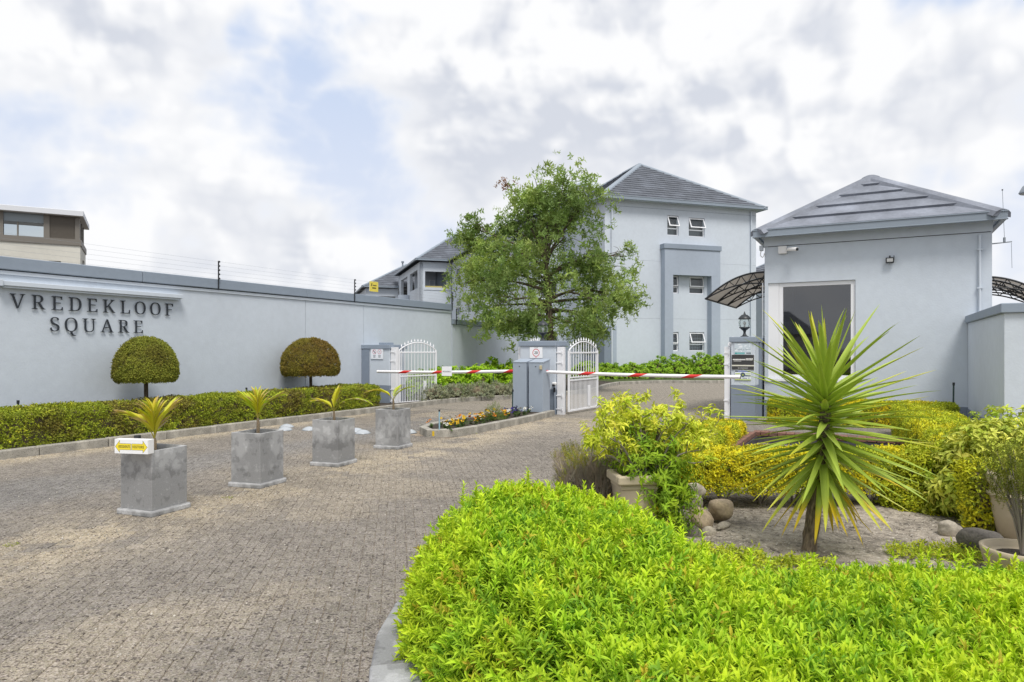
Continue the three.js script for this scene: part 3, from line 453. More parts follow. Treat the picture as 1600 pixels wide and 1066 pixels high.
// ---------------------------------------------------------------- guardhouse
{
  const o = thing('guardhouse', 'small pale grey guardhouse with hipped tile roof and a dark window facing the drive', 'guardhouse', [0, 0, -14.6]);
  const x0 = -1.97, x1 = 1.86, D = -4.0;
  part('front_wall', wallWithHoles(x0, x1, .405, 3.545, [[-1.90, -.31, .86, 2.80]], .2), M.wall, o);
  part('plinth', box(x0 - .012, x1 + .012, -.05, .405, .013, -.2), M.plinth, o);
  part('side_wall', box(x1 - .2, x1, -.05, 3.545, -.202, D), M.wall, o); part('side_wall', box(x0, x0 + .2, -.05, 3.545, -1.9, D), M.wall, o); part('side_wall', box(x0, x0 + .2, -.05, .86, -.202, -1.9), M.wall, o); part('side_wall', box(x0, x0 + .2, 2.8, 3.545, -.202, -1.9), M.wall, o);
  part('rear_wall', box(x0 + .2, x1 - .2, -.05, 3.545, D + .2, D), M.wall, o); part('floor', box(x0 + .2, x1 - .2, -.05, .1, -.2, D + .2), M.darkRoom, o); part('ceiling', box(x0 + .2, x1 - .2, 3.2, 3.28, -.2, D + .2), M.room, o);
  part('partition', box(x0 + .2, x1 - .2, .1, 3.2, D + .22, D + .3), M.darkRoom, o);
  part('frieze', box(x0 - .01, x1 + .01, 3.555, 3.755, .01, D - .01), M.wallSmooth, o);
  part('soffit', box(x0 - .11, x1 + .11, 3.756, 3.78, .22, D - .11), M.wallSmooth, o);
  gutterRun(o, x0 - .10, x1 + .10, .22, D - .10, 3.86, .15, .085, M.gutter);
  hipRoof(o, x0 - .13, x1 + .13, .26, D - .13, 3.83, 5.14, 5, .055, M.guardRoof, { w: .21, h: .09, m: M.guardRoof });
  // corner window
  const w = new THREE.Group(); w.name = 'window'; o.add(w);
  part('frame', frameBars(-1.697, -.315, .865, 2.795, .075, .07, -.04), M.white, w); part('pane', box(-1.622, -.39, .94, 2.72, -.075, -.069), M.darkGlass, w); part('post', box(-1.905, -1.70, .862, 2.798, -.03, -.16, .006), M.white, w); part('sill', box(-1.95, -.28, .80, .858, .03, -.06, .008), M.white, w);
  const sw = new THREE.Group(); sw.name = 'side_window'; o.add(sw); part('frame', [box(-1.96, -1.90, .865, .93, -.21, -1.89), box(-1.96, -1.90, 2.73, 2.795, -.21, -1.89), box(-1.96, -1.90, .93, 2.73, -1.82, -1.89)], M.white, sw); part('pane', box(-1.933, -1.927, .93, 2.73, -.21, -1.82), M.darkGlass, sw);
  for (let i = 0; i < 8; i++) part('window_bar', bar([-2.02, 1.0 + i * .24, -.12], [-2.02, 1.0 + i * .24, -1.85], .008, 6), M.white, sw);
  part('bar_frame', [box(-2.03, -2.01, .85, 2.82, -.08, -.11), box(-2.03, -2.01, .85, 2.82, -1.83, -1.86)], M.white, sw);
  const dn = new THREE.Group(); dn.name = 'downpipe'; o.add(dn); part('pipe', bar([1.675, 2.0, .035], [1.675, 3.50, .035], .022, 10), M.wallSmooth, dn); for (const y of [2.55, 3.24]) part('bracket', box(1.635, 1.72, y - .012, y + .012, .003, .06), M.wallSmooth, dn);
  part('cable', bar([-1.9, 3.55, .006], [1.84, 3.55, .006], .007, 5), M.black, o);
}
{ // interior furniture of the guardhouse seen through the glass
  const d = thing('guard_desk', 'dark counter desk inside the guardhouse behind the window', 'desk', [-.95, .1, -15.7]); part('top', box(-.6, .6, .70, .74, -.3, .3, .006), M.darkRoom, d); for (const x of [-.55, .55]) part('leg', box(x - .03, x + .03, 0, .7, -.28, .28), M.darkRoom, d);
  const c = thing('office_chair', 'grey high-back office chair inside the guardhouse window', 'chair', [-.62, .1, -16.4]); part('seat', new RoundedBoxGeometry(.5, .09, .5, 3, .04).translate(0, .48, 0), M.room, c); part('backrest', new RoundedBoxGeometry(.48, .75, .1, 4, .045).translate(0, .98, -.22), mat(rgb(.45, .44, .43), .8), c); part('column', bar([0, .08, 0], [0, .44, 0], .03), M.black, c); for (let i = 0; i < 5; i++) { const a = i * 1.257; part('leg', bar([0, .08, 0], [Math.cos(a) * .28, .03, Math.sin(a) * .28], .02, 6), M.black, c); }
}
{
  const o = thing('security_camera', 'white bullet camera on a junction box under the guardhouse eave', 'security camera', [-1.6, 3.46, -14.59]);
  part('junction_box', new RoundedBoxGeometry(.16, .15, .07, 2, .008).translate(-.02, 0, .035), M.whitePlastic, o); part('arm', bar([.05, -.01, .05], [.12, -.015, .08], .022), M.whitePlastic, o);
  part('body', bar([.10, .0, .10], [.27, -.035, .26], .038, 16), M.whitePlastic, o); part('lens', bar([.27, -.035, .26], [.278, -.037, .268], .03, 14), M.black, o);
}
{ const o = thing('eave_cable_box', 'small pale box with a looped cable at the guardhouse roof corner', 'cable box', [-2.0, 3.5, -14.62]); part('box', box(-.07, .0, -.02, .08, -.06, .06, .006), M.wallSmooth, o); part('cable', tube([[-.04, -.02, 0], [-.05, -.12, .02], [.0, -.16, .03], [.03, -.08, .04]], .01, 14, 6), M.whitePlastic, o); }
{ const o = thing('floodlight', 'small black floodlight on the guardhouse wall', 'floodlight', [.27, 3.13, -14.59]); part('body', new RoundedBoxGeometry(.14, .105, .04, 2, .008).translate(0, 0, .06), M.black, o); part('pane', box(-.05, .05, -.03, .032, .081, .084), mat(rgb(.45, .46, .46), .25), o); part('bracket', [box(-.012, .012, -.02, .09, .0, .04), box(.06, .075, 0, .085, .02, .06)], M.black, o); }
function awning(name, label, x, y, z0, z1, dir) {
  const o = thing(name, label, 'awning', [x, y, 0], 0, 'awnings on the guardhouse sides'), prof = t => [dir * 1.24 * t, .52 * (1 - t * t) * 1 + .03 * Math.sin(Math.PI * t), 0], n = 4;
  for (let s = 0; s < 3; s++) { const za = lerp(z0, z1, s / 3) - .012, zb = lerp(z0, z1, (s + 1) / 3) + .012, q = []; for (let i = 0; i < 12; i++) { const a = prof(i / 12), b = prof((i + 1) / 12); q.push([V(a[0], a[1], za), V(b[0], b[1], za), V(b[0], b[1], zb), V(a[0], a[1], zb)]); q.push([V(a[0], a[1] + .008, za), V(a[0], a[1] + .008, zb), V(b[0], b[1] + .008, zb), V(b[0], b[1] + .008, za)]); } part('sheet', quadGeo(q.slice().filter((_, i) => i % 2 === 0)), M.poly, o); }
  for (let k = 0; k < n; k++) {
    const z = lerp(z0, z1, k / (n - 1)), br = new THREE.Group(); br.name = 'bracket'; o.add(br), 0;
    const up = [], lo = []; for (let i = 0; i <= 10; i++) { const p = prof(i / 10); up.push([p[0], p[1] - .022, z]); const t = i / 10; lo.push([dir * 1.24 * t, lerp(.28, .0, t * t) - .02 + .05 * Math.sin(Math.PI * t), z]); }
    part('upper_chord', tube(up, .02, 20, 6), M.black, br); part('lower_chord', tube(lo, .016, 20, 6), M.black, br); for (let i = 0; i < 4; i++) part('web', [bar(up[i * 2], lo[i * 2 + 1], .01, 5), bar(lo[i * 2 + 1], up[i * 2 + 2], .01, 5)], M.black, br); part('wall_plate', box(dir * .002, dir * .035, .2, .56, z - .02, z + .02), M.black, br);
  }
  const e = prof(1); part('edge_bar', bar([e[0], e[1] - .01, z0], [e[0], e[1] - .01, z1], .02, 6), M.black, o); const t = prof(0); part('top_bar', bar([t[0], t[1], z0], [t[0], t[1], z1], .016, 6), M.black, o);
}
awning('awning', 'brown translucent curved awning with black trusses over the lantern pier', -1.98, 2.56, -14.85, -18.5, -1);
awning('awning', 'brown translucent curved awning behind the low wall on the guardhouse far side', 1.87, 2.42, -16.6, -18.5, 1);
{ const o = thing('aerial', 'thin radio aerial on a bracket at the guardhouse corner', 'aerial', [1.87, 3.35, -14.75]); part('bracket', bar([0, 0, 0], [.3, .02, 0], .012, 6), M.steel, o); part('mount', bar([.19, .02, 0], [.19, .1, 0], .02, 8), M.steel, o); part('rod', bar([.19, .1, 0], [.16, .95, 0], .004, 5), M.steel, o); part('hanging_rod', bar([.29, .0, 0], [.3, -.45, 0], .004, 5), M.steel, o); part('tip', new THREE.SphereGeometry(.014, 8, 6).translate(.16, .955, 0), M.black, o); }
{
  const o = thing('boundary_wall', 'low pale wall with dark coping running forward from the guardhouse', 'wall', [1.5, 0, -10.74]);
  part('wall_panel', box(0, .22, .385, 1.92, -.22, -3.84), M.wall, o); part('wall_panel', box(0, 7, .385, 1.92, 0, -.218), M.wall, o);
  part('plinth', box(-.012, .232, -.05, .383, -.22, -3.83), M.plinth, o); part('plinth', box(-.012, 7, -.05, .383, .012, -.222), M.plinth, o);
  part('coping', box(-.045, .265, 1.923, 2.05, -.263, -3.84, .012), M.trim, o); part('coping', box(-.045, 7, 1.923, 2.05, .045, -.262, .012), M.trim, o);
}
{ const o = thing('neighbour_wall', 'pale wall glimpsed below the awning behind the low wall', 'wall', [3.4, 0, -19.5]); part('wall_panel', box(-1.6, 3, -.05, 2.3, -.2, 0), M.wall, o); part('coping', box(-1.65, 3.05, 2.303, 2.42, -.23, .03), M.trim, o); }

// ---------------------------------------------------------------- the apartment buildings
{
  const o = thing('apartment_building', 'three-storey pale building with grey hipped roof and recessed portal of windows', 'building', [-11.63, 0, -31.22], 46.2 * Math.PI / 180);
  const W = 8.85, D = -11, E = 8.74;
  const tops = [[3.49, 4.14, 7.24, 8.26], [4.74, 5.68, 7.24, 8.22]], mids = [[3.5, 4.14, 4.30, 5.22], [4.78, 5.66, 4.30, 5.20]], lows = [[3.5, 4.14, 1.36, 2.33], [4.78, 5.66, 1.36, 2.33]];
  for (const [a, b] of [[-.05, 3.0], [3.006, 5.9], [5.906, E]]) part('front_wall', wallWithHoles(0, W, a, b, [...tops, ...mids, ...lows].filter(h => h[2] >= a && h[3] <= b), .25), M.wall, o);
  part('side_wall', box(0, .25, -.05, E, -.252, D), M.wall, o); part('side_wall', box(W - .25, W, -.05, E, -.252, D), M.wall, o); part('rear_wall', box(.25, W - .25, -.05, E, D, D + .25), M.wall, o);
  part('corner_plinth', [box(-.05, .42, -.05, 2.5, .05, -2.6), box(-.05, .42, 2.505, 2.62, .05, -2.6)], M.plinth, o); part('corner_strip', box(.425, .62, -.05, 2.62, .04, -.1), M.pilaster, o);
  for (const h of tops) windowUnit(o, ...h, -.08, { open: .42 }); for (const h of mids) windowUnit(o, ...h, -.08, { open: .12 }); lows.forEach((h, i) => windowUnit(o, ...h, -.08, { open: i ? .4 : .1, bars: 6 }));
  // portal
  const pf = .38, P = new THREE.Group(); P.name = 'portal'; o.add(P);
  part('leg', box(3.12, 3.60, -.05, 5.2, .002, pf), M.pilaster, P); part('leg', box(5.84, 6.36, -.05, 5.2, .002, pf), M.pilaster, P); part('lintel', box(3.12, 6.36, 5.202, 6.50, .002, pf), M.pilaster, P); part('coping', box(3.06, 6.42, 6.503, 6.76, .002, pf + .05, .02), M.trim, P);
  part('fascia', box(-.02, W + .02, E + .002, E + .09, .02, D - .02), M.wallSmooth, o); part('eave_line', box(-.008, W + .008, E - .20, E - .185, .008, -.1), M.gutter, o);
  gutterRun(o, -.35, W + .3, .3, D - .3, E + .24, .16, .12, M.gutter); part('soffit', box(-.35, W + .3, E + .092, E + .115, .3, D - .3), M.wallSmooth, o);
  hipRoof(o, -.4, W + .35, .36, D - .36, E + .20, 12.1, 17, .03, M.roof, { w: .17, h: .09, m: M.gutter }, 4.9, true);
  for (const x of [.36, 8.5]) part('downpipe', bar([x, .0, .06], [x, E, .06], .045, 8), M.wallSmooth, o);
  // long rear wing behind the tree
  part('wing_wall', wallWithHoles(-1.9, -.002, -.05, E, [[-1.5, -.5, 4.3, 5.3], [-1.5, -.5, 1.4, 2.4]], .25), M.wall, o).position.z = -5; 
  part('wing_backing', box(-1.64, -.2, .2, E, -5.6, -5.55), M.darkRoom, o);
  const hw = [[8.8, 10.2, 7.0, 8.2], [5.2, 6.6, 7.0, 8.2], [1.6, 3.2, 6.7, 8.1], [8.8, 10.2, 4.2, 5.5], [5.2, 6.6, 4.2, 5.5], [1.8, 3.2, 4.2, 5.5], [14, 15.4, 7.0, 8.2]];
  const side = part('wing_side_wall', wallWithHoles(0, 20.6, -.05, E, hw, .25), M.wall, o); side.rotation.y = -Math.PI / 2; side.position.set(-1.9, 0, -25.6);
  for (const h of hw) { const wd = windowUnit(o, ...h, -.08, { open: .05, split: .5 }); wd.rotation.y = -Math.PI / 2; wd.position.set(-1.9, 0, -25.6); }
  part('wing_rear_wall', box(-1.9, 8, -.05, E, -25.62, -25.85), M.wall, o);
  gutterRun(o, -2.25, 8.3, -4.72, -25.95, E + .24, .16, .12, M.gutter); hipRoof(o, -2.3, 8.35, -4.66, -26.0, E + .2, 12.15, 17, .03, M.roof, { w: .17, h: .09, m: M.gutter }, undefined, true);
  // step forward: block with the covered balcony
  const bx0 = -4.6, bx1 = -1.95, bz = -25.45, bd = -37.6;
  part('balcony_front', wallWithHoles(bx0, bx1, -.05, E, [[-4.18, -2.1, 6.62, 7.96]], .25), M.wall, o).position.z = bz;
  part('balcony_coping', box(-4.3, -2.0, 6.40, 6.62, bz + .002, bz + .04), M.wallSmooth, o);
  const bs = part('balcony_side', wallWithHoles(0, bz - bd, -.05, E, [[6.9, 10.9, 6.65, 8.2], [1.6, 5.5, 6.0, 8.2]], .25), M.wall, o); bs.rotation.y = -Math.PI / 2; bs.position.set(bx0, 0, bd);
  part('balcony_back', box(-2.3, -1.96, 5.6, E, bz - .3, bd), M.plinth, o); part('balcony_floor', box(bx0 + .26, -2.3, 5.4, 5.6, bz - .26, bd + .1), M.room, o); part('balcony_screen', box(-4.3, -2.4, 5.6, E, bz - 4.4, bz - 4.5), M.wall, o); part('balcony_door', frameBars(-3.0, -2.5, 5.65, 7.7, .06, .05, bz - 4.3), M.white, o); part('balcony_rail', box(-4.15, -2.7, 6.62, 6.76, bz - .14, bz - .1), mat(rgb(.42, .36, .14), .7), o);
  gutterRun(o, bx0 - .35, bx1 - .01, bz + .3, bd - .2, E + .24, .16, .12, M.gutter); hipRoof(o, bx0 - .4, 3.6, bz + .36, bd - .26, E + .2, 11.9, 15, .03, M.roof, { w: .15, h: .08, m: M.gutter }, undefined, true);
  // farthest lower block
  part('far_front', wallWithHoles(-7.8, -4.62, -.05, 7.5, [[-6.6, -4.9, 5.4, 6.75]], .25), M.wall, o).position.z = -37.7; part('far_backing', box(-6.9, -4.7, 5.2, 7.0, -38.5, -38.4), M.darkRoom, o); part('far_side', box(-7.8, -7.55, -.05, 7.5, -37.96, -50), M.wall, o);
  gutterRun(o, -8.1, -4.62, -37.4, -50, 7.74, .15, .12, M.gutter); hipRoof(o, -8.2, 2.0, -37.3, -50.3, 7.7, 10.6, 13, .03, M.roof, { w: .15, h: .08, m: M.gutter }, undefined, true);
  part('terrace_wall', box(-5.6, -4.63, 4.0, 6.4, -31.0, -31.4), M.pilaster, o);
  part('roof_vent', [bar([-4.9, 9.1, -33], [-4.9, 9.55, -33], .07), bar([-4.9, 9.55, -33], [-4.9, 9.7, -33], .13)], M.gutter, o);
}
putPlate('fence_warning_sign', 'small yellow warning plate above the wall before the far roof', .36, .27, canvasTex(180, 135, (x, w, h) => { x.fillStyle = '#e8d65c'; x.fillRect(0, 0, w, h); x.fillStyle = '#6a5f1c'; x.beginPath(); x.moveTo(40, 25); x.lineTo(58, 25); x.lineTo(50, 66); x.lineTo(30, 66); x.fill(); x.fillRect(66, 44, 78, 16); x.fillRect(54, 78, 84, 18); }), [-11.72, 3.12, -14.0], Math.PI / 2);
{ // neighbouring block far right behind the guardhouse
  const o = thing('apartment_building', 'grey roofed block glimpsed between the tall building and the guardhouse', 'building', [-2.6, 0, -44], 46.2 * Math.PI / 180);
  part('front_wall', box(0, 8, -.05, 6.4, 0, -.3), M.wall, o); part('side_wall', box(0, .3, -.05, 6.4, -.302, -8), M.wall, o); part('lower_band', box(-.03, 8, -.05, 2.6, .03, -.2), M.plinth, o); gutterRun(o, -.3, 8.2, .3, -8, 6.55, .16, .12, M.gutter); hipRoof(o, -.35, 8.3, .36, -8.3, 6.5, 9, 14, .03, M.roof, { w: .15, h: .08, m: M.gutter }, undefined, true);
}
{ // the cream house beyond the wall
  const o = thing('cream_house', 'cream house with a flat roof and a bronze-framed glazed top storey, beyond the wall', 'building', [-31.08, 0, -17.34], 57.2 * Math.PI / 180);
  const L = -9, D = -3.6, f = -.28;
  part('lower_wall', wallWithHoles(L, -.14, -.05, 6.1, [[-1.32, -.86, 4.7, 5.36], [-6, -4.5, 3.5, 4.9]], .3), M.cream, o).position.z = f; part('lower_side_wall', box(-.44, -.14, -.05, 6.1, f - .302, D), M.cream, o); part('room_backing', box(L, -.5, .2, 6, f - 1.5, f - 1.6), M.darkRoom, o); part('side_slot', box(-.138, -.10, 4.6, 5.6, -1.6, -2.0), M.bronze, o);
  part('band', box(L, -.10, 6.102, 6.37, f + .05, D), M.bronze, o);
  const col = (a, b, n = 'pillar') => part(n, box(a, b, 6.372, 7.38, f, f - .22), M.bronze, o); col(-3.06, -2.93); col(-1.5, -1.28); col(-.34, -.16); col(-6.2, -5.9); col(L, L + .3);
  const lv = part('louvre_panel', box(-1.278, -.342, 6.38, 7.37, f - .06, f - .12), M.louvre, o); for (let i = 0; i < 26; i++) part('slat', box(-1.27, -.35, 6.39 + i * .0377, 6.41 + i * .0377, f - .04, f - .058), M.louvre, lv);
  part('pane', box(-2.928, -2.46, 6.373, 7.0, f - .1, f - .106), M.glass, o); part('pane', box(-2.40, -1.502, 6.373, 7.0, f - .1, f - .106), M.glass, o); part('mullion', box(-2.46, -2.40, 6.373, 7.0, f - .06, f - .12), M.bronze, o); part('transom_panel', box(-2.93, -1.502, 7.0, 7.38, f - .08, f - .12), mat(rgb(.22, .26, .29), .3), o);
  for (const z of [-1.2, -2.2, -3.3]) part('side_post', box(-.34, -.2, 6.372, 7.38, z, z - .14), M.bronze, o); part('side_pane', box(-.27, -.264, 6.373, 7.38, -.5, -3.3), M.glass, o);
  part('roof_slab', box(L, .0, 7.385, 7.63, 0, D - .3, .02), mat(rgb(.66, .68, .72), .6), o);
}

// ---------------------------------------------------------------- planters with palms, road studs
function planter(pos, turn, label) {
  const o = thing('concrete_planter', label, 'planter', pos, turn, 'row of concrete planters'); const b = .215, t = .188, h = .572;
  part('base', (() => { const g = box(-b, b, -.01, .05, -b, b, .02); return g; })(), M.concrete, o);
  const k = hash3(pos[0] * 100 | 0, 3, 3) * 5, sh = g => { const uv = g.attributes.uv; for (let i = 0; i < uv.count; i++) uv.setXY(i, uv.getX(i) + k, uv.getY(i) + k * .7); return g; };
  part('side', sh(box(-t, t, .048, h, t - .028, t, .006)), M.concrete, o); part('side', sh(box(-t, t, .048, h, -t, -t + .028, .006)), M.concrete, o); part('side', sh(box(-t, -t + .028, .048, h - .002, -t + .026, t - .026, .004)), M.concrete, o); part('side', sh(box(t - .028, t, .048, h - .002, -t + .026, t - .026, .004)), M.concrete, o);
  part('soil', box(-t + .026, t - .026, .05, h - .07, -t + .026, t - .026), M.darkSoil, o); return o;
}
const planterSpots = [[-5.705, 0, -3.80, .12], [-5.84, 0, -5.07, .16], [-6.02, 0, -6.42, .14], [-6.27, 0, -7.93, .13]];
['first, with the arrow sign leaning on its rim', 'second, between the arrow-sign planter and the third', 'third, standing by the pale road studs', 'last, the one next to the flower island'].forEach((l, i) => { const [x, y, z, a] = planterSpots[i]; planter([x, y, z], a, 'square grey concrete planter, ' + l); });
function leafStrip(l, w, { seg = 3, fold = .25, droop = .2, c0 = null, c1 = null, tip = null } = {}) { // leaf along +z, normal +y
  const P = [], C = [], rows = []; for (let i = 0; i <= seg; i++) { const t = i / seg, ww = w * .5 * (i === seg ? 0.02 : Math.sin(Math.PI * Math.min(.97, .12 + t * .86)) ** .8), z = l * t * (1 - droop * .15 * t), y = -droop * l * t * t; rows.push([[-ww, y + ww * fold * 2, z], [0, y, z], [ww, y + ww * fold * 2, z]]); }
  const cc = t => c0 ? (tip && t > .72 ? tip : [0, 1, 2].map(k => lerp(c0[k], c1[k], t))) : null;
  for (let i = 0; i < seg; i++) for (const s of [0, 1]) { const a = rows[i][s], b = rows[i][s + 1], c = rows[i + 1][s + 1], d = rows[i + 1][s]; P.push(...a, ...c, ...b, ...a, ...d, ...c); if (c0) for (const t of [i, i + 1, i, i, i + 1, i + 1]) C.push(...cc(t / seg)); }
  const g = new THREE.BufferGeometry(); g.setAttribute('position', new THREE.BufferAttribute(new Float32Array(P), 3)); if (c0) g.setAttribute('color', new THREE.BufferAttribute(new Float32Array(C), 3)); g.computeVertexNormals(); g.setAttribute('uv', new THREE.BufferAttribute(new Float32Array(P.length / 3 * 2), 2)); return g;
}
function frond(len, lean, az, nL, leafL, col, tipC, fan = .75) { // arching palm leaf from the origin
  const pts = []; for (let i = 0; i <= 8; i++) { const t = i / 8, a = lean * (.35 + .9 * t); pts.push(V(len * (Math.sin(a) * t), len * Math.cos(a * .9) * t, 0)); }
  const c = new THREE.CatmullRomCurve3(pts), gs = [];
  for (let i = 0; i < nL; i++) for (const s of [-1, 1]) {
    const t = .22 + .78 * i / (nL - 1), p = c.getPointAt(t), tg = c.getTangentAt(t), L = leafL * (.55 + .6 * Math.sin(Math.PI * Math.min(1, .15 + t * .8))) * rr(.85, 1.1), side = V(0, 0, s), dir = tg.clone().multiplyScalar(1 - .35 * (1 - t)).addScaledVector(side, fan * (1.05 - .75 * t)).add(V(0, .12, 0)).normalize();
    const g = leafStrip(L, L * .12 + .006, { seg: 4, fold: .4, droop: rr(.05, .35), c0: col, c1: col.map(v => v * rr(.85, 1.2)), tip: rnd() < .45 ? tipC : null });
    const z = dir, x = V(0, 1, 0).cross(z).normalize(), y = z.clone().cross(x); g.applyMatrix4(new THREE.Matrix4().makeBasis(x, y, z).setPosition(p)); gs.push(g);
  }
  const rach = tube(pts, .005, 12, 5); const cn = new Float32Array(rach.attributes.position.count * 3); for (let i = 0; i < cn.length; i += 3) cn.set([.34, .30, .05], i); rach.setAttribute('color', new THREE.BufferAttribute(cn, 3)); gs.push(rach);
  const g = geo(gs); g.rotateY(az); return g;
}
function palm(spot, h, fr, label) {
  const o = thing('young_palm', label, 'palm', [spot[0], .50, spot[2]], YAW, 'young palms in the concrete planters');
  part('stem', taperTube([[0, 0, 0], [.006, h * .5, .004], [0, h, 0]], .021, .012, 8, 9, .3), M.palmStem, o);
  for (const f of fr) part('frond', frond(...f), M.frond, o).position.set(0, h - .015, 0);
}
const yel = [.62, .60, .05], lime = [.50, .59, .05], dry = [.56, .44, .2], pale = [.62, .52, .36];
palm(planterSpots[0], .15, [[.33, .72, Math.PI, 13, .19, yel, dry, .5], [.27, .35, .5, 13, .24, yel, dry, .6], [.26, .1, 2.4, 12, .22, yel, dry, .6], [.25, .25, 1.8, 8, .16, pale, pale]], 'small yellow palm with one broad leaf fan, above the arrow sign');
palm(planterSpots[1], .21, [[.27, .5, Math.PI - .3, 13, .2, lime, yel, .5], [.30, .6, .2, 14, .19, lime, dry, .5], [.24, .12, 2, 12, .2, yel, dry, .5]], 'small lime palm with a brown stem and two upright leaves');
palm(planterSpots[2], .17, [[.26, .15, .6, 11, .17, yel, dry], [.26, .9, Math.PI, 11, .15, yel, pale], [.44, 1.15, .05, 15, .14, lime, pale]], 'small palm with one long leaf arching sideways with dry tips');
palm(planterSpots[3], .20, [[.36, 1.05, Math.PI, 14, .16, yel, dry], [.33, .8, .15, 10, .10, lime, pale], [.26, .55, 1.1, 8, .1, lime, dry]], 'sparse palm with yellow leaf bent over, in the planter next to the island');
{
  const o = thing('arrow_sign', 'white sign with two yellow arrows for residents and visitors, on a planter rim', 'sign', [-5.62, .615, -3.56], .30);
  part('board', box(-.165, .165, -.062, .062, -.035, .035, .003), M.whitePlastic, o);
  const t = canvasTex(660, 248, (x, w, h) => { x.fillStyle = '#eef0f3'; x.fillRect(0, 0, w, h); const arrow = (x0, x1, txt) => { const d = Math.sign(x1 - x0), hd = 88 * d; x.beginPath(); x.moveTo(x0, h * .30); x.lineTo(x1 - hd, h * .30); x.lineTo(x1 - hd, h * .09); x.lineTo(x1, h * .52); x.lineTo(x1 - hd, h * .93); x.lineTo(x1 - hd, h * .74); x.lineTo(x0, h * .74); x.closePath(); x.fillStyle = '#f0dc3c'; x.fill(); x.strokeStyle = '#2b2a20'; x.lineWidth = 5; x.stroke(); x.fillStyle = '#2b2a20'; x.font = 'bold 66px sans-serif'; x.textAlign = 'center'; x.fillText(txt, (x0 + x1 - hd * .55) / 2, h * .61, 235); }; arrow(325, 12, 'RESIDENTS'); arrow(338, 650, 'VISITORS'); });
  part('print', new THREE.PlaneGeometry(.326, .122).translate(0, 0, .0375), mat(0xffffff, .4, { map: t }), o);
  part('support', bar([-.02, .0, -.06], [-.02, .085, -.06], .028, 12), M.black, o);
}
{
  const g = lathe([[.13, 0], [.127, .01], [.105, .034], [.065, .054], [.026, .063], [0, .065]], 28), spots = [[-9.3, -8.68], [-9.62, -9.02], [-8.93, -8.9], [-8.45, -9.1], [-8.05, -9.14], [-7.76, -8.98], [-7.1, -9.42]];
  spots.forEach(([x, z]) => { const o = thing('road_stud', 'low pale metal dome fixed on the paving between kerb and flower island', 'road stud', [x, 0, z], 0, 'dome studs across the lane'); part('dome', g, M.skyDome, o); part('rim', lathe([[.127, .0], [.138, .0], [.138, .006], [.127, .01]], 28), M.steel, o); });
}
function riser(x, z, h, label) { const o = thing('sprinkler_riser', label, 'sprinkler', [x, .05, z], 0, 'sprinkler risers'); part('pipe', bar([0, 0, 0], [.01, h, 0], .014, 8), mat(rgb(.03, .06, .06), .5), o); part('head', bar([.01, h, 0], [.011, h + .05, 0], .02, 10), M.black, o); }
riser(1.2, -13.75, .78, 'dark sprinkler riser in the hedge before the guardhouse wall'); riser(-11.4, -5.4, .58, 'dark sprinkler riser behind the hedge below the letters'); riser(-11.4, -9.6, .56, 'dark sprinkler riser behind the hedge between the two topiaries'); riser(-9.9, -17.2, .62, 'dark sprinkler riser among the silver shrubs past the gate'); riser(-6.75, -12.55, .5, 'slim sprinkler riser in front of the boom cabinets');

// ---------------------------------------------------------------- foliage tools
function sprig(n, L, leafL, leafW, { up = .7, jitter = .35, seg = 2, droop = .25, stem = true, fold = .25 } = {}) {
  const gs = []; for (let i = 0; i < n; i++) { const t = (i + .6) / n, g = leafStrip(leafL * rr(.75, 1.15) * (1 - .35 * Math.max(0, t - .6)), leafW * rr(.8, 1.15), { seg, droop: droop * rr(.3, 1.6), fold }); g.rotateZ(rr(-.5, .5)); g.rotateX(-(lerp(up * .55, up * 1.5, t) + rr(-jitter, jitter))); g.rotateY(i * 2.4 + rr(-.4, .4)); g.translate(0, L * t, 0); gs.push(g); }
  if (stem) gs.push((() => { const g = new THREE.CylinderGeometry(leafW * .06, leafW * .12, L, 4, 1, true).translate(0, L / 2, 0); return g; })()); return geo(gs);
}
function cluster(n, r, leafL, leafW, seg = 2) { const gs = []; for (let i = 0; i < n; i++) { const g = leafStrip(leafL * rr(.75, 1.2), leafW * rr(.8, 1.2), { seg, droop: rr(0, .4) }); g.rotateX(-rr(-.3, 1.3)); g.rotateY(rr(0, 6.28)); g.translate(rr(-r, r), rr(-r, r) * .7, rr(-r, r)); gs.push(g); } return geo(gs); }
const UP = V(0, 1, 0);
function placeMatrix(p, n, s, spin) { const q = new THREE.Quaternion().setFromUnitVectors(UP, n.clone().normalize()).multiply(new THREE.Quaternion().setFromAxisAngle(UP, spin)); return new THREE.Matrix4().compose(p, q, V(s, s, s)); }
function foliage(parent, name, geos, m, items) { // items { p, n, s, c }, spread over a few variants of the clump
  const c = new THREE.Color(); geos.forEach((g, k) => { const its = items.filter((_, i) => i % geos.length === k); if (!its.length) return; const im = shadows(new THREE.InstancedMesh(g, m, its.length)); its.forEach((it, i) => { im.setMatrixAt(i, placeMatrix(it.p, it.n, it.s, it.spin ?? hash3(i, k, 5) * 6.28)); im.setColorAt(i, c.setRGB(...it.c)); }); im.name = name; im.userData.kind = 'stuff'; parent.add(im); });
}
const mixC = (a, b, t) => [lerp(a[0], b[0], t), lerp(a[1], b[1], t), lerp(a[2], b[2], t)];
const varC = (c, k) => { const f = 1 + (rnd() - .5) * k; return [c[0] * f * rr(.93, 1.07), c[1] * f, c[2] * f * rr(.9, 1.1)]; };
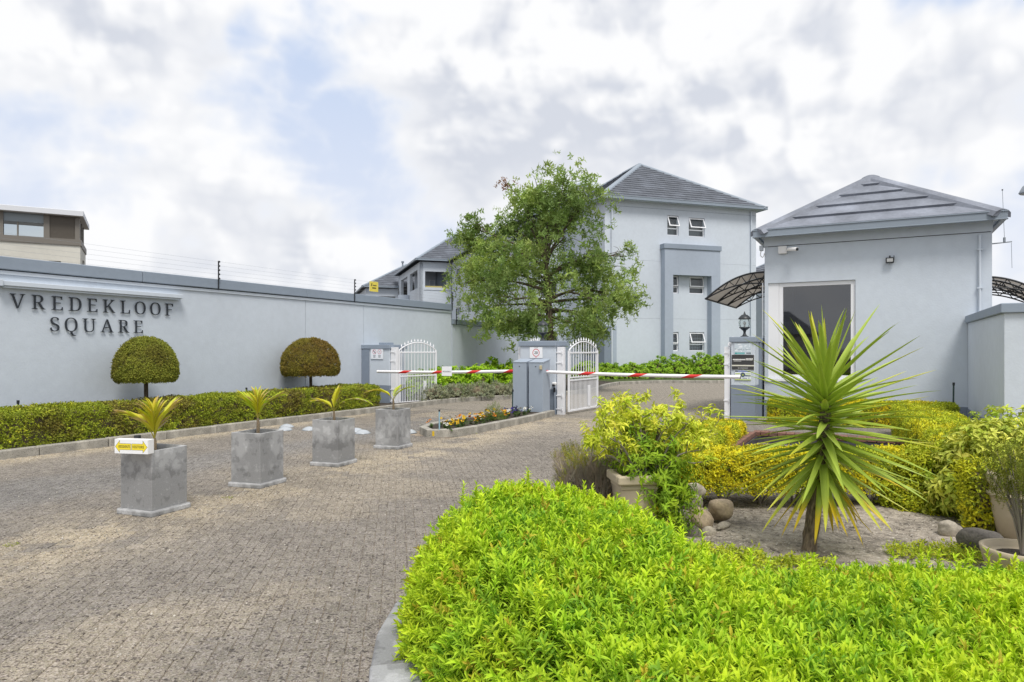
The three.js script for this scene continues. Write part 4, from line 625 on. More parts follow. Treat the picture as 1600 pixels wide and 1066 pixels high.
function boxPoints(n, w, h, d, y0, bump = .05, round = .1) { // points and outward directions on the top and sides of a clipped hedge
  const A = [w * d, w * h, w * h, d * h, d * h], S = A.reduce((a, b) => a + b), out = [];
  for (let i = 0; i < n; i++) { let r = rnd() * S, f = 0; while (r > A[f]) r -= A[f++]; const a = rr(-1, 1), b = rr(-1, 1); let p, nn; if (f === 0) { p = V(a * w / 2, h, b * d / 2); nn = V(0, 1, 0); } else if (f < 3) { p = V(a * w / 2, (b * .5 + .5) * h, (f === 1 ? 1 : -1) * d / 2); nn = V(0, 0, f === 1 ? 1 : -1); } else { p = V((f === 3 ? 1 : -1) * w / 2, (b * .5 + .5) * h, a * d / 2); nn = V(f === 3 ? 1 : -1, 0, 0); }
    const q = V(clamp(p.x, -w / 2 + round, w / 2 - round), clamp(p.y, 0, h - round), clamp(p.z, -d / 2 + round, d / 2 - round)), dv = p.clone().sub(q); if (dv.length() > round) { dv.setLength(round); p = q.add(dv); nn = dv.clone().normalize(); }
    const k = (fbm3(p.x * 3 + 11, p.y * 3, p.z * 3, 3) - .55) * bump * 2; p.addScaledVector(nn, k - rnd() * .035); p.y += y0; out.push({ p, n: nn.clone().add(V(rr(-.6, .6), rr(-.35, .6), rr(-.6, .6))) }); }
  return out;
}
function clippedHedge(name, label, pos, turn, w, h, d, y0, n, geos, colour, coreC, group) {
  const o = thing(name, label, 'hedge', pos, turn, group);
  part('inner_twigs', box(-w / 2 + .1, w / 2 - .1, y0 + .03, y0 + h - .1, -d / 2 + .1, d / 2 - .1), mat(coreC, .95), o);
  const pts = boxPoints(n, w, h, d, y0); for (const it of pts) { it.s = rr(.75, 1.2); it.c = colour(it.p); }
  foliage(o, 'leaf_clumps', geos, M.leaf, pts); return o;
}
// ---------------------------------------------------------------- clipped hedge and topiaries by the wall
const boxLeaf = [0, 1, 2].map(() => cluster(9, .035, .034, .018)), tinyLeaf = [0, 1, 2].map(() => cluster(10, .03, .024, .014)), privet = [0, 1, 2].map(() => cluster(9, .04, .03, .016));
{
  const cA = [.31, .37, .03], cB = [.25, .22, .045], cC = [.48, .52, .04];
  const col = p => { const t = fbm3(p.x * .9, p.y * 2.5, p.z * 2 + 4, 3), u = smooth(.42, .62, t); return varC(rnd() < .14 ? cC : mixC(cA, cB, u), .6); };
  clippedHedge('clipped_hedge', 'long low clipped green-brown hedge behind the kerb, below the lettered wall', [-10.68, .04, -4.85], 0, .82, .56, 15.4, 0, 20000, boxLeaf, col, TWIG);
}
function topiary(pos, r, h0, h1, label, cA, cB) {
  const o = thing('topiary', label, 'topiary tree', pos, 0, 'dome topiaries by the wall'); part('trunk', taperTube([[0, 0, 0], [.02, h0 * .5, .01], [0, h0 + .25, 0]], .04, .032, 8, 9, .3), M.bark, o);
  const H = h1 - h0, its = []; for (let i = 0; i < 5200; i++) { const a = rr(0, 6.283), under = rnd() < .16, v = rnd(); let p, n; if (under) { const q = Math.sqrt(rnd()) * r * .9; p = V(Math.cos(a) * q, h0 + .03 + .05 * (1 - (q / r) ** 2), Math.sin(a) * q); n = V(0, -1, 0); } else { const th = Math.acos(1 - v * 1.45), y = Math.cos(th), k = Math.sin(th) ** .92; p = V(Math.cos(a) * k * r, h0 + .2 + (y > 0 ? y ** .97 * (H - .2) : y * .34), Math.sin(a) * k * r); n = V(Math.cos(a) * k, y + .15, Math.sin(a) * k); } p.addScaledVector(n.clone().normalize(), -rnd() * .035 + (fbm3(p.x * 4, p.y * 4, p.z * 4, 2) - .5) * .05); its.push({ p, n: n.normalize().add(V(rr(-.5, .5), rr(-.5, .5), rr(-.5, .5))), s: rr(.65, 1.0), c: varC(mixC(cA, cB, smooth(.38, .66, fbm3(p.x * 2.3 + r * 9, p.y * 2.3, p.z * 2.3, 3))), .5) }); }
  const core = lathe([[0, h0 + .1], [r * .70, h0 + .12], [r * .82, h0 + H * .25], [r * .62, h0 + H * .6], [r * .35, h0 + H * .8], [0, h0 + H * .87]], 18); part('inner_twigs', core, mat(TWIG, .95), o); foliage(o, 'leaf_clumps', boxLeaf, M.leafDull, its);
}
topiary([-11.12, .06, -7.25], .50, .80, 1.60, 'dome-shaped topiary on a short trunk, olive green, below the letters', [.27, .29, .04], [.22, .21, .035]);
topiary([-11.12, .06, -11.12], .635, .78, 1.64, 'dome-shaped topiary on a short trunk, reddish brown, near the gate', [.25, .215, .035], [.23, .16, .035]);

// ---------------------------------------------------------------- shrubs beyond the gates and before the buildings
function shrub(name, label, pos, [rx, ry, rz], n, geos, colour, { group, m = M.leaf, category = 'shrub', low = .0, coreC = TWIG, holes = 0 } = {}) {
  const o = thing(name, label, category, pos, 0, group); const its = [];
  for (let i = 0; i < n; i++) { const a = rr(0, 6.283), y = rr(-.25, 1), k = Math.sqrt(Math.max(0, 1 - y * y)), d = V(Math.cos(a) * k, y, Math.sin(a) * k), w = .86 + .3 * (fbm3(d.x * 1.9 + pos[0], d.y * 1.9, d.z * 1.9 + pos[2], 3) - .4) * 2 - rnd() ** 2 * .3; const p = V(d.x * rx * w, low + Math.max(.02, (d.y * .8 + .2) * ry * w), d.z * rz * w); if (holes && fbm3(p.x * 5 + 3, p.y * 5, p.z * 5, 2) < holes) continue; its.push({ p, n: d.add(V(rr(-.5, .5), rr(-.1, .8), rr(-.5, .5))), s: rr(.7, 1.25), c: colour(p, d) }); }
  part('stems', [...Array(7)].map((_, i) => { const a = i * .9; return bar([Math.cos(a) * .04, 0, Math.sin(a) * .04], [Math.cos(a) * rx * .6, low + ry * .65, Math.sin(a) * rz * .6], .012, 5, .005); }), M.twig, o);
  if (coreC) part('inner_twigs', new THREE.SphereGeometry(1, 12, 8).scale(rx * .52, ry * .40, rz * .52).translate(0, low + ry * .38, 0), mat(coreC, .95), o);
  foliage(o, 'leaf_clumps', geos, m, its); return o;
}
const broad = [0, 1].map(() => sprig(8, .1, .11, .06, { up: .5 })), silver = [0, 1].map(() => sprig(10, .08, .05, .016, { up: .6 }));
[[-11.0, -15.3, .55, .74], [-11.2, -16.6, .6, .85], [-10.7, -17.6, .6, .9], [-10.9, -18.8, .6, 1.0], [-10.1, -18.9, .5, .95], [-9.7, -19.6, .5, 1.1]].forEach(([x, z, r, h], i) => shrub('broadleaf_shrub', ['glossy bright green shrub by the left gate leaf', 'glossy bright green shrub below the long wall end', 'glossy bright green shrub under the boom sign, before the lower wall', 'glossy bright green shrub backing the lower shaded wall', 'glossy bright green shrub behind the striped boom, before the tree', 'tall green shrub beside the boom cabinets, under the tree'][i], [x, .07, z], [r, h, r], 420, broad, () => varC(i === 5 ? [.26, .36, .05] : [.36, .56, .025], .5), { group: 'bright shrubs past the gate' }));
[[-10.5, -15.0, .42], [-10.35, -15.8, .42], [-10.0, -16.5, .42], [-9.75, -17.2, .42], [-9.4, -17.9, .42], [-9.2, -18.7, .45]].forEach(([x, z, r]) => shrub('silver_shrub', 'low silvery grey-green shrub behind the kerb past the gate', [x, .07, z], [r, .42, r], 380, silver, () => varC([.36, .38, .25], .5), { group: 'silver shrubs along the far kerb', coreC: TWIG }));
{ // hedge of shrubs before the tall building: positions along its front, one to two metres out
  const a = 46.2 * Math.PI / 180, at2 = (lx, lz) => [-11.63 + lx * Math.cos(a) + lz * Math.sin(a), .07, -31.22 - lx * Math.sin(a) + lz * Math.cos(a)];
  [[-1.6, 1.4, .75, .75], [-.4, 1.3, .8, .72], [.8, 1.3, .85, .72], [2.1, 1.4, .8, .95], [3.3, 1.4, .8, 1.0], [4.6, 1.5, .85, 1.15], [5.7, 1.5, .85, 1.15], [6.8, 1.5, .7, 1.05], [7.7, 1.5, .6, .85]].forEach(([lx, lz, r, h], i) => shrub('broadleaf_shrub', i < 3 ? 'clipped green shrub in the low row at the tall building corner' : i < 5 ? 'rounded green shrub below the portal of the tall building' : 'taller bright green shrub before the portal windows of the tall building', at2(lx, lz), [r, h, r * .9], 420, broad, () => varC([.32, .50, .04], .5), { group: i < 3 ? 'low shrubs at the building corner' : i < 5 ? 'rounded shrubs under the portal' : 'tall shrubs before the portal' }));
}
// ---------------------------------------------------------------- the tree behind the gates
{
  const D = 22, k = D / 1050, o = thing('garden_tree', 'large leafy green tree behind the central pier, before the tall building', 'tree', ahead(59 * k, .05, D).toArray());
  const base = ahead(59 * k, .05, D), P = (px, py, dd = 0) => ahead((px - 800) * k, 1.45 + (546 - py) * k, D + dd).sub(base);
  const lobes = [[880, 285, 42, 0], [842, 292, 34, .4], [905, 330, 48, -.3], [820, 325, 34, .3], [862, 338, 46, .8], [880, 375, 46, -.5], [768, 392, 48, .3], [738, 352, 24, .5], [722, 372, 20, .3], [806, 410, 52, -.5], [742, 438, 42, 0], [912, 408, 48, 0], [955, 420, 40, .3], [978, 398, 24, .3], [992, 470, 16, .2], [968, 462, 34, .2], [926, 470, 48, -.5], [802, 470, 50, -.9], [770, 478, 40, 0], [856, 452, 40, 1.4], [852, 500, 40, 1.3], [905, 508, 36, -.6], [788, 514, 34, -.6], [822, 500, 34, -.8], [930, 500, 30, .8], [838, 370, 44, 1.0], [766, 424, 40, 1.2], [950, 490, 24, .3], [790, 350, 22, .6]];
  const fork = P(858, 500), trunkTop = P(852, 400);
  part('trunk', [taperTube([[0, 0, 0], P(860, 545), fork, P(856, 450), trunkTop, P(858, 340)], .16, .05, 16, 9, .3)], M.bark, o);
  const limbs = [], items = [];
  for (const [px, py, r, dd] of lobes) { const c = P(px, py, dd), s = fork.clone().lerp(trunkTop, clamp((520 - py) / 170) * .95), mid = s.clone().lerp(c, .5).add(V(rr(-.2, .2), rr(0, .3), rr(-.2, .2))); const lim = taperTube([s, mid, c], .055, .014, 8, 6, .3); part('limb', lim, M.bark, o);
    for (let b = 0; b < 5; b++) { const e = c.clone().add(V(rr(-1, 1), rr(-.6, .9), rr(-1, 1)).multiplyScalar(r * k * .85)); limbs.push(taperTube([mid.clone().lerp(c, rr(.2, .9)), c.clone().lerp(e, .5).add(V(0, .1, 0)), e], .016, .004, 5, 4)); }
    const R = r * k, n = Math.round(r * r * .125 + 24); for (let i = 0; i < n; i++) { const d = V(rr(-1, 1), rr(-1, 1), rr(-1, 1)); if (d.length() > 1) { i--; continue; } const l = d.length(); d.multiplyScalar((.35 + .75 * l) * R * (.8 + .5 * fbm3(d.x * 2.5 + px, d.y * 2.5, d.z * 2.5 + py, 2))); const p = c.clone().add(d); if (fbm3(p.x * 1.7 + 9, p.y * 1.7, p.z * 1.7, 2) < .485) continue; const red = px === 820 && false; items.push({ p, n: V(d.x * .6, rr(-1.1, .1), d.z * .6).add(V(rr(-.4, .4), 0, rr(-.4, .4))), s: rr(.7, 1.2), c: varC(mixC([.25, .355, .10], [.46, .58, .17], smooth(.35, .7, fbm3(p.x * .9, p.y * .9, p.z * .9 + 7, 3))), .5) }); } }
  for (let i = 0; i < 9; i++) { const p = P(rr(780, 804), rr(274, 292), rr(-.3, .3)); items.push({ p, n: V(rr(-.5, .5), -.6, rr(-.5, .5)), s: rr(.7, 1), c: varC([.38, .20, .10], .5) }); }
  limbs.push(taperTube([trunkTop, P(820, 320), P(788, 284)], .02, .005, 6, 4));
  part('branches', limbs, M.bark, o); const lf = [0, 1, 2].map(() => sprig(9, .34, .15, .058, { up: .35, jitter: .6, droop: .5 })); foliage(o, 'leaf_sprays', lf, leafMat({ transmission: .48 }), items);
}

// ---------------------------------------------------------------- pansies on the island
{
  const petal = (() => { const gs = []; for (let i = 0; i < 5; i++) { const g = leafStrip(.024, .026, { seg: 2, droop: .2, fold: -.1 }); g.rotateX(-.25); g.rotateY(i * 1.257); gs.push(g); } return geo(gs); })(), eye = new THREE.SphereGeometry(.006, 6, 4).translate(0, .004, 0), leafG = [sprig(9, .06, .045, .022, { up: .35 }), sprig(9, .07, .04, .02, { up: .5 })], lm = leafMat(); lm.color = rgb(.09, .16, .03);
  const cols = { yellow: rgb(.72, .46, .008), orange: rgb(.70, .24, .012), white: rgb(.75, .74, .66), purple: rgb(.045, .025, .22) }, fm = {}; for (const c in cols) { fm[c] = leafMat({ transmission: .3 }); fm[c].color = cols[c]; }
  const labels = { yellow: 'low pansy plant with yellow flowers in the island bed', orange: 'low pansy plant with orange flowers in the island bed', white: 'low pansy plant with white flowers in the island bed', purple: 'low pansy plant with deep purple flowers before the boom cabinets' };
  for (let i = 0; i < 46; i++) {
    const t = i / 45, z = lerp(-9.35, -12.75, t), x = lerp(-6.22, -6.35, t) + rr(-.16, .08) - (i % 3) * .17, kind = t > .72 ? (rnd() < .25 ? 'white' : 'purple') : rnd() < .12 ? 'white' : rnd() < .42 ? 'orange' : 'yellow';
    const o = thing('pansy_plant', labels[kind], 'pansy', [x, .10, z + rr(-.05, .05)], rr(0, 6), kind + ' pansies on the island');
    for (let k = 0; k < 4; k++) part('leaves', leafG[k % 2], lm, o).position.set(rr(-.05, .05), 0, rr(-.05, .05));
    for (let k = 0; k < 3; k++) { const f = part('flower', petal, fm[kind], o); f.position.set(rr(-.07, .07), rr(.08, .15), rr(-.07, .07)); f.rotation.set(rr(.2, .9), rr(0, 6), rr(-.4, .4), 'YXZ'); const s = rr(1.15, 1.7); f.scale.set(s, s, s); part('eye', eye, M.black, f); }
  }
  shrub('feathery_plant', 'feathery green tuft among the yellow pansies on the island', [-6.4, .1, -11.2], [.14, .26, .14], 160, [sprig(10, .09, .035, .006, { up: .6 })], () => varC([.19, .26, .05], .4), { category: 'plant', coreC: null });
}

// ---------------------------------------------------------------- yellow duranta hedges of the small garden
{
  const Y = [.80, .69, .02], G = [.50, .56, .03], Dk = [.28, .34, .03];
  const col = (bias) => p => { const t = fbm3(p.x * 2.2 + 3, p.y * 2.2, p.z * 2.2, 3); return varC(rnd() < .2 ? Dk : mixC(Y, G, clamp(smooth(.35, .62, t) + bias + .1)), .5); };
  clippedHedge('golden_hedge', 'clipped golden hedge running along the lane edge to the guardhouse pier', [-1.84, .03, -7.75], 0, .56, .44, 4.3, 0, 6800, tinyLeaf, col(-.1), TWIG, 'golden hedges');
  clippedHedge('golden_hedge', 'clipped golden hedge along the foot of the guardhouse front wall', [-.25, .03, -13.55], 0, 3.0, .50, .7, 0, 6000, tinyLeaf, col(0), TWIG, 'golden hedges');
  const f = clippedHedge('golden_hedge', 'leggy golden hedge with bare stems behind the spiky yucca', [-.62, .03, -6.58], YAW, 2.15, .34, .5, .17, 5200, tinyLeaf, col(.2), TWIG, 'golden hedges');
  for (let s = 0; s < 7; s++) { const x = -1.0 + s * .33; const ws = []; for (let k = 0; k < 5; k++) { const a = rr(0, 6.28); ws.push(taperTube([[x + rr(-.02, .02), -.03, rr(-.05, .1)], [x + Math.cos(a) * .05, .1, Math.sin(a) * .05 + .04], [x + Math.cos(a) * .16, .28, Math.sin(a) * .14]], .013, .006, 6, 5)); } part('stem', ws, M.greyTwig, f); }
  clippedHedge('golden_hedge', 'greener loose hedge joining the guardhouse front to the pots', [.78, .03, -9.3], .06, .7, .55, 6.2, 0, 8200, privet, col(.45), TWIG, 'golden hedges');
  for (let i = 0; i < 3; i++) shrub('golden_shrub', ['tall golden-green bush closing the leggy hedge on its right', 'green leafy bush between the leggy hedge and the tan pots', 'green bush behind the pale yellow shrub'][i], [[.33, .03, -6.9], [.62, .03, -6.9], [1.0, .03, -7.4]][i], [[.30, .62, .32], [.3, .66, .3], [.36, .78, .36]][i], 1100, privet, () => varC(mixC([.58, .58, .025], [.30, .42, .03], rnd() * .8 + i * .2), .45), { group: 'loose bushes by the pots', coreC: null });
}
{ // sunken brick-edged pond between the hedges
  const o = thing('garden_pond', 'dark basin edged with a red-brown brick coping between the golden hedges', 'pond', [-.55, 0, -8.95]); const a = .92, b = 1.25;
  part('basin', [box(-a, a, .02, .06, -b, b), box(-a - .02, -a, .02, .20, -b, b), box(a, a + .02, .02, .20, -b, b), box(-a, a, .02, .20, -b - .02, -b), box(-a, a, .02, .20, b, b + .02)], M.slate, o);
  const bk = (x, z, r, i) => { const g = new RoundedBoxGeometry(.105, .06, .22, 1, .008); metreUV(g); const m = part('brick', metreUV(g), i % 3 ? M.brick : M.brickDark, o); m.position.set(x, .235 + rr(-.003, .003), z); m.rotation.y = r + rr(-.02, .02); };
  for (let i = 0; i < 18; i++) { const x = -a - .02 + i * .113; bk(x, b + .1, 0, i); bk(x, -b - .1, 0, i + 1); } for (let i = 0; i < 22; i++) { const z = -b + .06 + i * .113; bk(-a - .13, z, Math.PI / 2, i); bk(a + .13, z, Math.PI / 2, i + 2); bk(-a - .36, z, Math.PI / 2, i + 1); }
  part('plinth', [box(-a - .5, -a - .025, .0, .2, -b - .2, b + .2), box(a + .025, a + .24, 0, .2, -b - .2, b + .2), box(-a - .02, a + .02, 0, .2, b + .025, b + .2), box(-a - .02, a + .02, 0, .2, -b - .2, -b - .025)], M.brickDark, o);
}
struct('garden_path', [polySheet([[-2.2, -10.0], [1.2, -10.0], [1.2, -13.1], [-2.2, -13.1]], .105)], mat(rgb(.30, .275, .25), .95, { map: T.aggregate, bumpMap: T.aggregateBump, bumpScale: .006 }));

// ---------------------------------------------------------------- stones
function stone(x, y, z, r, sx, sy, sz, m, label, group, sd) { const g = mergeVertices(new THREE.IcosahedronGeometry(1, 4).deleteAttribute('uv').deleteAttribute('normal')), p = g.attributes.position; for (let i = 0; i < p.count; i++) { const v = V(p.getX(i), p.getY(i), p.getZ(i)), k = 1 + (fbm3(v.x * 1.1 + sd, v.y * 1.1, v.z * 1.1, 3) - .5) * .6; p.setXYZ(i, v.x * k * sx * r, v.y * k * sy * r, v.z * k * sz * r); } g.computeVertexNormals(); const nn = g.attributes.normal.array.slice(); const h = g.toNonIndexed(); metreUV(h); const o = single('stone', h, m, label, 'stone', group); o.position.set(x, y, z); o.rotation.y = sd; return o; }
[[-1.33, .20, -5.52, .115, 1, .9, .8, 'rock'], [-1.19, .13, -5.30, .125, 1.1, .75, .9, 'rockTan'], [-1.31, .11, -5.24, .10, 1, .85, .9, 'rock'], [-1.08, .17, -5.52, .11, 1.1, .8, .9, 'rockTan'], [-1.42, .14, -5.32, .10, 1, 1, .9, 'rock'], [-1.20, .08, -5.06, .075, 1.25, .8, .9, 'rockDark'], [-1.09, .08, -5.12, .05, 1, .9, 1, 'rock'], [-1.30, .28, -5.60, .085, 1, .8, .9, 'rock'], [-1.02, .09, -5.34, .06, 1.8, .4, .6, 'rock'], [-1.75, .18, -4.55, .1, 1, .9, .9, 'rockTan'], [-1.5, .07, -5.05, .07, 1, .8, 1, 'rock']].forEach((s, i) => stone(...s.slice(0, 7), M[s[7]], 'rounded ' + (s[7] === 'rockTan' ? 'tan' : s[7] === 'rockDark' ? 'dark grey' : 'pale grey') + ' stone piled at the foot of the potted bush', (s[7] === 'rockTan' ? 'tan' : s[7] === 'rockDark' ? 'dark' : 'pale') + ' stones by the potted bush', i * 1.7 + .4));
stone(.66, .11, -5.62, .13, 1.3, .78, .9, M.rockDark, 'large smooth dark boulder in front of the tan pots', undefined, 3.3); stone(.5, .10, -5.98, .09, 1, .8, .9, M.rock, 'small pale stone behind the large dark boulder', undefined, 8.1);
{ // leaf litter and crumbs of soil on the bed
  const n = 2600, im = shadows(new THREE.InstancedMesh(leafStrip(.022, .01, { seg: 1, fold: .3 }), mat(0xffffff, .95, { side: THREE.DoubleSide }), n)), c = new THREE.Color(); for (let i = 0; i < n; i++) { const X = rr(.6, 4), d = rr(4.0, 7.2), p = ahead(X, 0, d); p.y = .07 + .07 * (fbm3(p.x * 1.7, p.z * 1.7, 3, 4) - .4) - .012; im.setMatrixAt(i, placeMatrix(p, V(rr(-.3, .3), 1, rr(-.3, .3)), rr(.5, 1.7), rr(0, 6))); const t = rr(.04, .2); im.setColorAt(i, c.setRGB(t, t * .8, t * .6)); } im.name = 'leaf_litter'; im.userData = { label: 'dry brown leaf litter strewn over the sandy bed', category: 'leaf litter', kind: 'stuff' }; scene.add(im);
}
// ---------------------------------------------------------------- potted bush
{
  const p = thing('square_pot', 'square tan pot with a moulded rim, half hidden by the leafy bush', 'pot', [-1.58, .03, -4.86], .62);
  part('body', metreUV((() => { const g = new THREE.CylinderGeometry(.19, .14, .40, 4, 1); g.rotateY(Math.PI / 4); g.translate(0, .2, 0); return g.toNonIndexed(); })()), M.terracotta, p); part('neck', box(-.142, .142, .395, .43, -.142, .142, .01), M.terracotta, p);
  for (const [a, b, c, d] of [[-.168, .168, .12, .168], [-.168, .168, -.168, -.12], [-.168, -.12, -.119, .119], [.12, .168, -.119, .119]]) part('rim', box(a, b, .432, .50, c, d, .016), M.terracotta, p); part('soil', box(-.12, .12, .4, .47, -.12, .12), M.darkSoil, p);
  const o = thing('potted_bush', 'tall loose bush with lime leaves and bare twigs growing from the square pot', 'bush', [-1.50, .03, -4.92]), its = [], tw = [];
  const R = (x, y, z) => { const q = ahead(x, y, z), b = ahead(0, 0, 0); return q.sub(b); }; // sideways, up, away as seen from the drive entrance
  const tips = []; for (let i = 0; i < 40; i++) { const a = rr(-1, 1), hh = rr(.62, 1.16), s = R(a * .08, .45, rr(-.08, .08)), e = R(a * .46 + rr(-.08, .08) + .02, hh * (1 - .18 * Math.abs(a)), rr(-.4, .4)), m = s.clone().lerp(e, .5).add(V(0, .08, 0)); tw.push(taperTube([s, m, e], .013, .0025, 7, 5)); tips.push([m, e]); for (let k = 0; k < 3; k++) { const f = m.clone().lerp(e, rr(.2, .9)), g2 = f.clone().add(V(rr(-.14, .14), rr(.0, .16), rr(-.14, .14))); tw.push(taperTube([f, f.clone().lerp(g2, .5), g2], .005, .0015, 4, 4)); tips.push([f, g2]); } }
  part('stem', [taperTube([[0, .42, 0], R(.02, .6, 0), R(-.02, .8, .03)], .03, .018, 8, 8, .3), taperTube([R(-.0, .55, 0), R(.05, .68, -.05), R(.08, .85, -.08)], .02, .012, 8, 7, .3)], M.bark, o); part('twigs', tw, M.greyTwig, o);
  for (const [a, b] of tips) for (let k = 0; k < 5; k++) { const q = a.clone().lerp(b, rr(.4, 1.05)); its.push({ p: q, n: V(rr(-.7, .7), rr(.1, 1), rr(-.7, .7)), s: rr(.6, 1.05), c: varC(mixC([.74, .74, .09], [.55, .66, .05], rnd()), .35) }); }
  for (let i = 0; i < 900; i++) { const t = rnd(), d = V(rr(-1, 1), rr(-1, 1), rr(-1, 1)); if (d.length() > 1) continue; const c = R(lerp(.0, .20, t), lerp(.70, .16, t), lerp(.05, -.05, t)), s = lerp(.33, .17, t); const q = c.add(V(d.x * s, d.y * .24, d.z * s)); its.push({ p: q, n: d.clone().add(V(0, .4, 0)), s: rr(.7, 1.15), c: varC(mixC([.42, .58, .03], [.22, .38, .03], rnd()), .4) }); }
  foliage(o, 'leaf_sprays', [0, 1, 2].map(() => sprig(7, .07, .055, .019, { up: .35, droop: .7 })), M.leaf, its);
}
{ // half-dead brush beside the lane
  const o = thing('dry_brush', 'flat-topped half-dead grey brush with yellowing tips at the lane edge', 'bush', [-2.02, .03, -5.2], YAW); const its = [], tip = [];
  for (let i = 0; i < 4200; i++) { const x = rr(-.30, .30), z = rr(-.30, .3), y = rr(.12, .47) + .02 * Math.sin(x * 20); its.push({ p: V(x * (.75 + y * .6), y, z * (.75 + y * .5)), n: V(x * .9 + rr(-.35, .35), 1, z * .9 + rr(-.35, .35)), s: rr(.6, 1.2), c: varC(mixC([.34, .29, .235], [.5, .43, .36], rnd()), .4) }); }
  for (let i = 0; i < 900; i++) { const x = rr(-.34, .34), z = rr(-.36, .36); if (x > -.1 && rnd() < .6) continue; tip.push({ p: V(x, .53 + rr(-.04, .05) - (x < -.26 ? rnd() * .3 : 0), z), n: V(x, 1, z), s: rr(.6, 1.1), c: varC(mixC([.40, .34, .03], [.22, .27, .03], rnd()), .4) }); }
  foliage(o, 'dry_twigs', [(() => { const gs = []; for (let i = 0; i < 5; i++) { const g = new THREE.CylinderGeometry(.0008, .002, .1, 3, 1, true).translate(0, .05, 0); g.rotateX(rr(-.4, .4)); g.rotateZ(rr(-.4, .4)); g.translate(rr(-.015, .015), 0, rr(-.015, .015)); gs.push(g); } return geo(gs); })()], mat(0xffffff, .95), its); foliage(o, 'leaf_tips', [sprig(9, .05, .022, .006, { up: .7 })], M.leaf, tip); part('inner_twigs', box(-.22, .22, .02, .40, -.22, .22, .08), mat(TWIG, .95), o);
}
// ---------------------------------------------------------------- pots and shrubs at the right edge
{
  const q = ahead(3.78, 0, 5.0), o = thing('tall_pot', 'tall tan fluted pot with a rounded rim, behind the dark boulder', 'pot', [q.x, .03, q.z]); part('body', metreUV(lathe([[0, 0], [.13, 0], [.17, .2], [.19, .36], [.185, .40], [.20, .42], [.21, .46], [.20, .50], [.17, .50], [.165, .42], [0, .42]], 30)), M.terracotta, o); part('band', new THREE.TorusGeometry(.192, .016, 8, 30).rotateX(Math.PI / 2).translate(0, .34, 0), M.terracotta, o); part('soil', lathe([[0, .45], [.165, .44]], 20), M.darkSoil, o);
  const q2 = ahead(3.13, 0, 4.12), b = thing('bowl_pot', 'shallow pale bowl pot with dark soil, beside the boulder', 'pot', [q2.x, .03, q2.z]); part('bowl', metreUV(lathe([[0, 0], [.13, 0], [.19, .08], [.215, .17], [.22, .2], [.195, .2], [.185, .16], [0, .15]], 32)), M.terracotta, b); part('soil', lathe([[0, .165], [.186, .155]], 20), M.darkSoil, b);
  const w = thing('wispy_shrub', 'fine feathery olive shrub with bare grey stems in the bowl pot', 'shrub', [q2.x, .18, q2.z]), its = [], tw = []; for (let i = 0; i < 34; i++) { const a = rr(0, 6.28), e = V(Math.cos(a) * rr(.05, .3), rr(.36, .64), Math.sin(a) * rr(.05, .3)); tw.push(taperTube([[0, 0, 0], [e.x * .3, e.y * .5, e.z * .3], e], .007, .002, 5, 4)); for (let k = 0; k < 34; k++) its.push({ p: e.clone().multiplyScalar(rr(.75, 1.12)).add(V(rr(-.07, .07), rr(-.06, .06), rr(-.07, .07))), n: V(rr(-.5, .5), 1, rr(-.5, .5)), s: rr(.6, 1.2), c: varC(mixC([.16, .20, .03], [.27, .28, .03], rnd()), .4) }); } part('stems', tw, M.greyTwig, w); foliage(w, 'leaf_tufts', [sprig(12, .05, .02, .005, { up: .7 })], M.leafDull, its);
  const q3 = ahead(4.0, 0, 5.5), q4 = ahead(4.7, 0, 5.9);
  const lg = [0, 1, 2].map(() => sprig(7, .07, .065, .03, { up: .35, droop: .6 }));
  shrub('pale_shrub', 'pale yellow-green shrub with larger leaves beside the tall tan pot', [q3.x, .03, q3.z], [.55, .86, .45], 1000, lg, () => varC(mixC([.38, .48, .05], [.74, .73, .13], rnd()), .4), { holes: .34, coreC: null });
  shrub('pale_shrub', 'pale yellow-green shrub against the low wall corner behind the pots', [q4.x, .03, q4.z], [.6, 1.02, .5], 900, lg, (p) => varC(mixC([.36, .48, .05], [.70, .71, .12], rnd()), .4), { holes: .34, coreC: null });
}
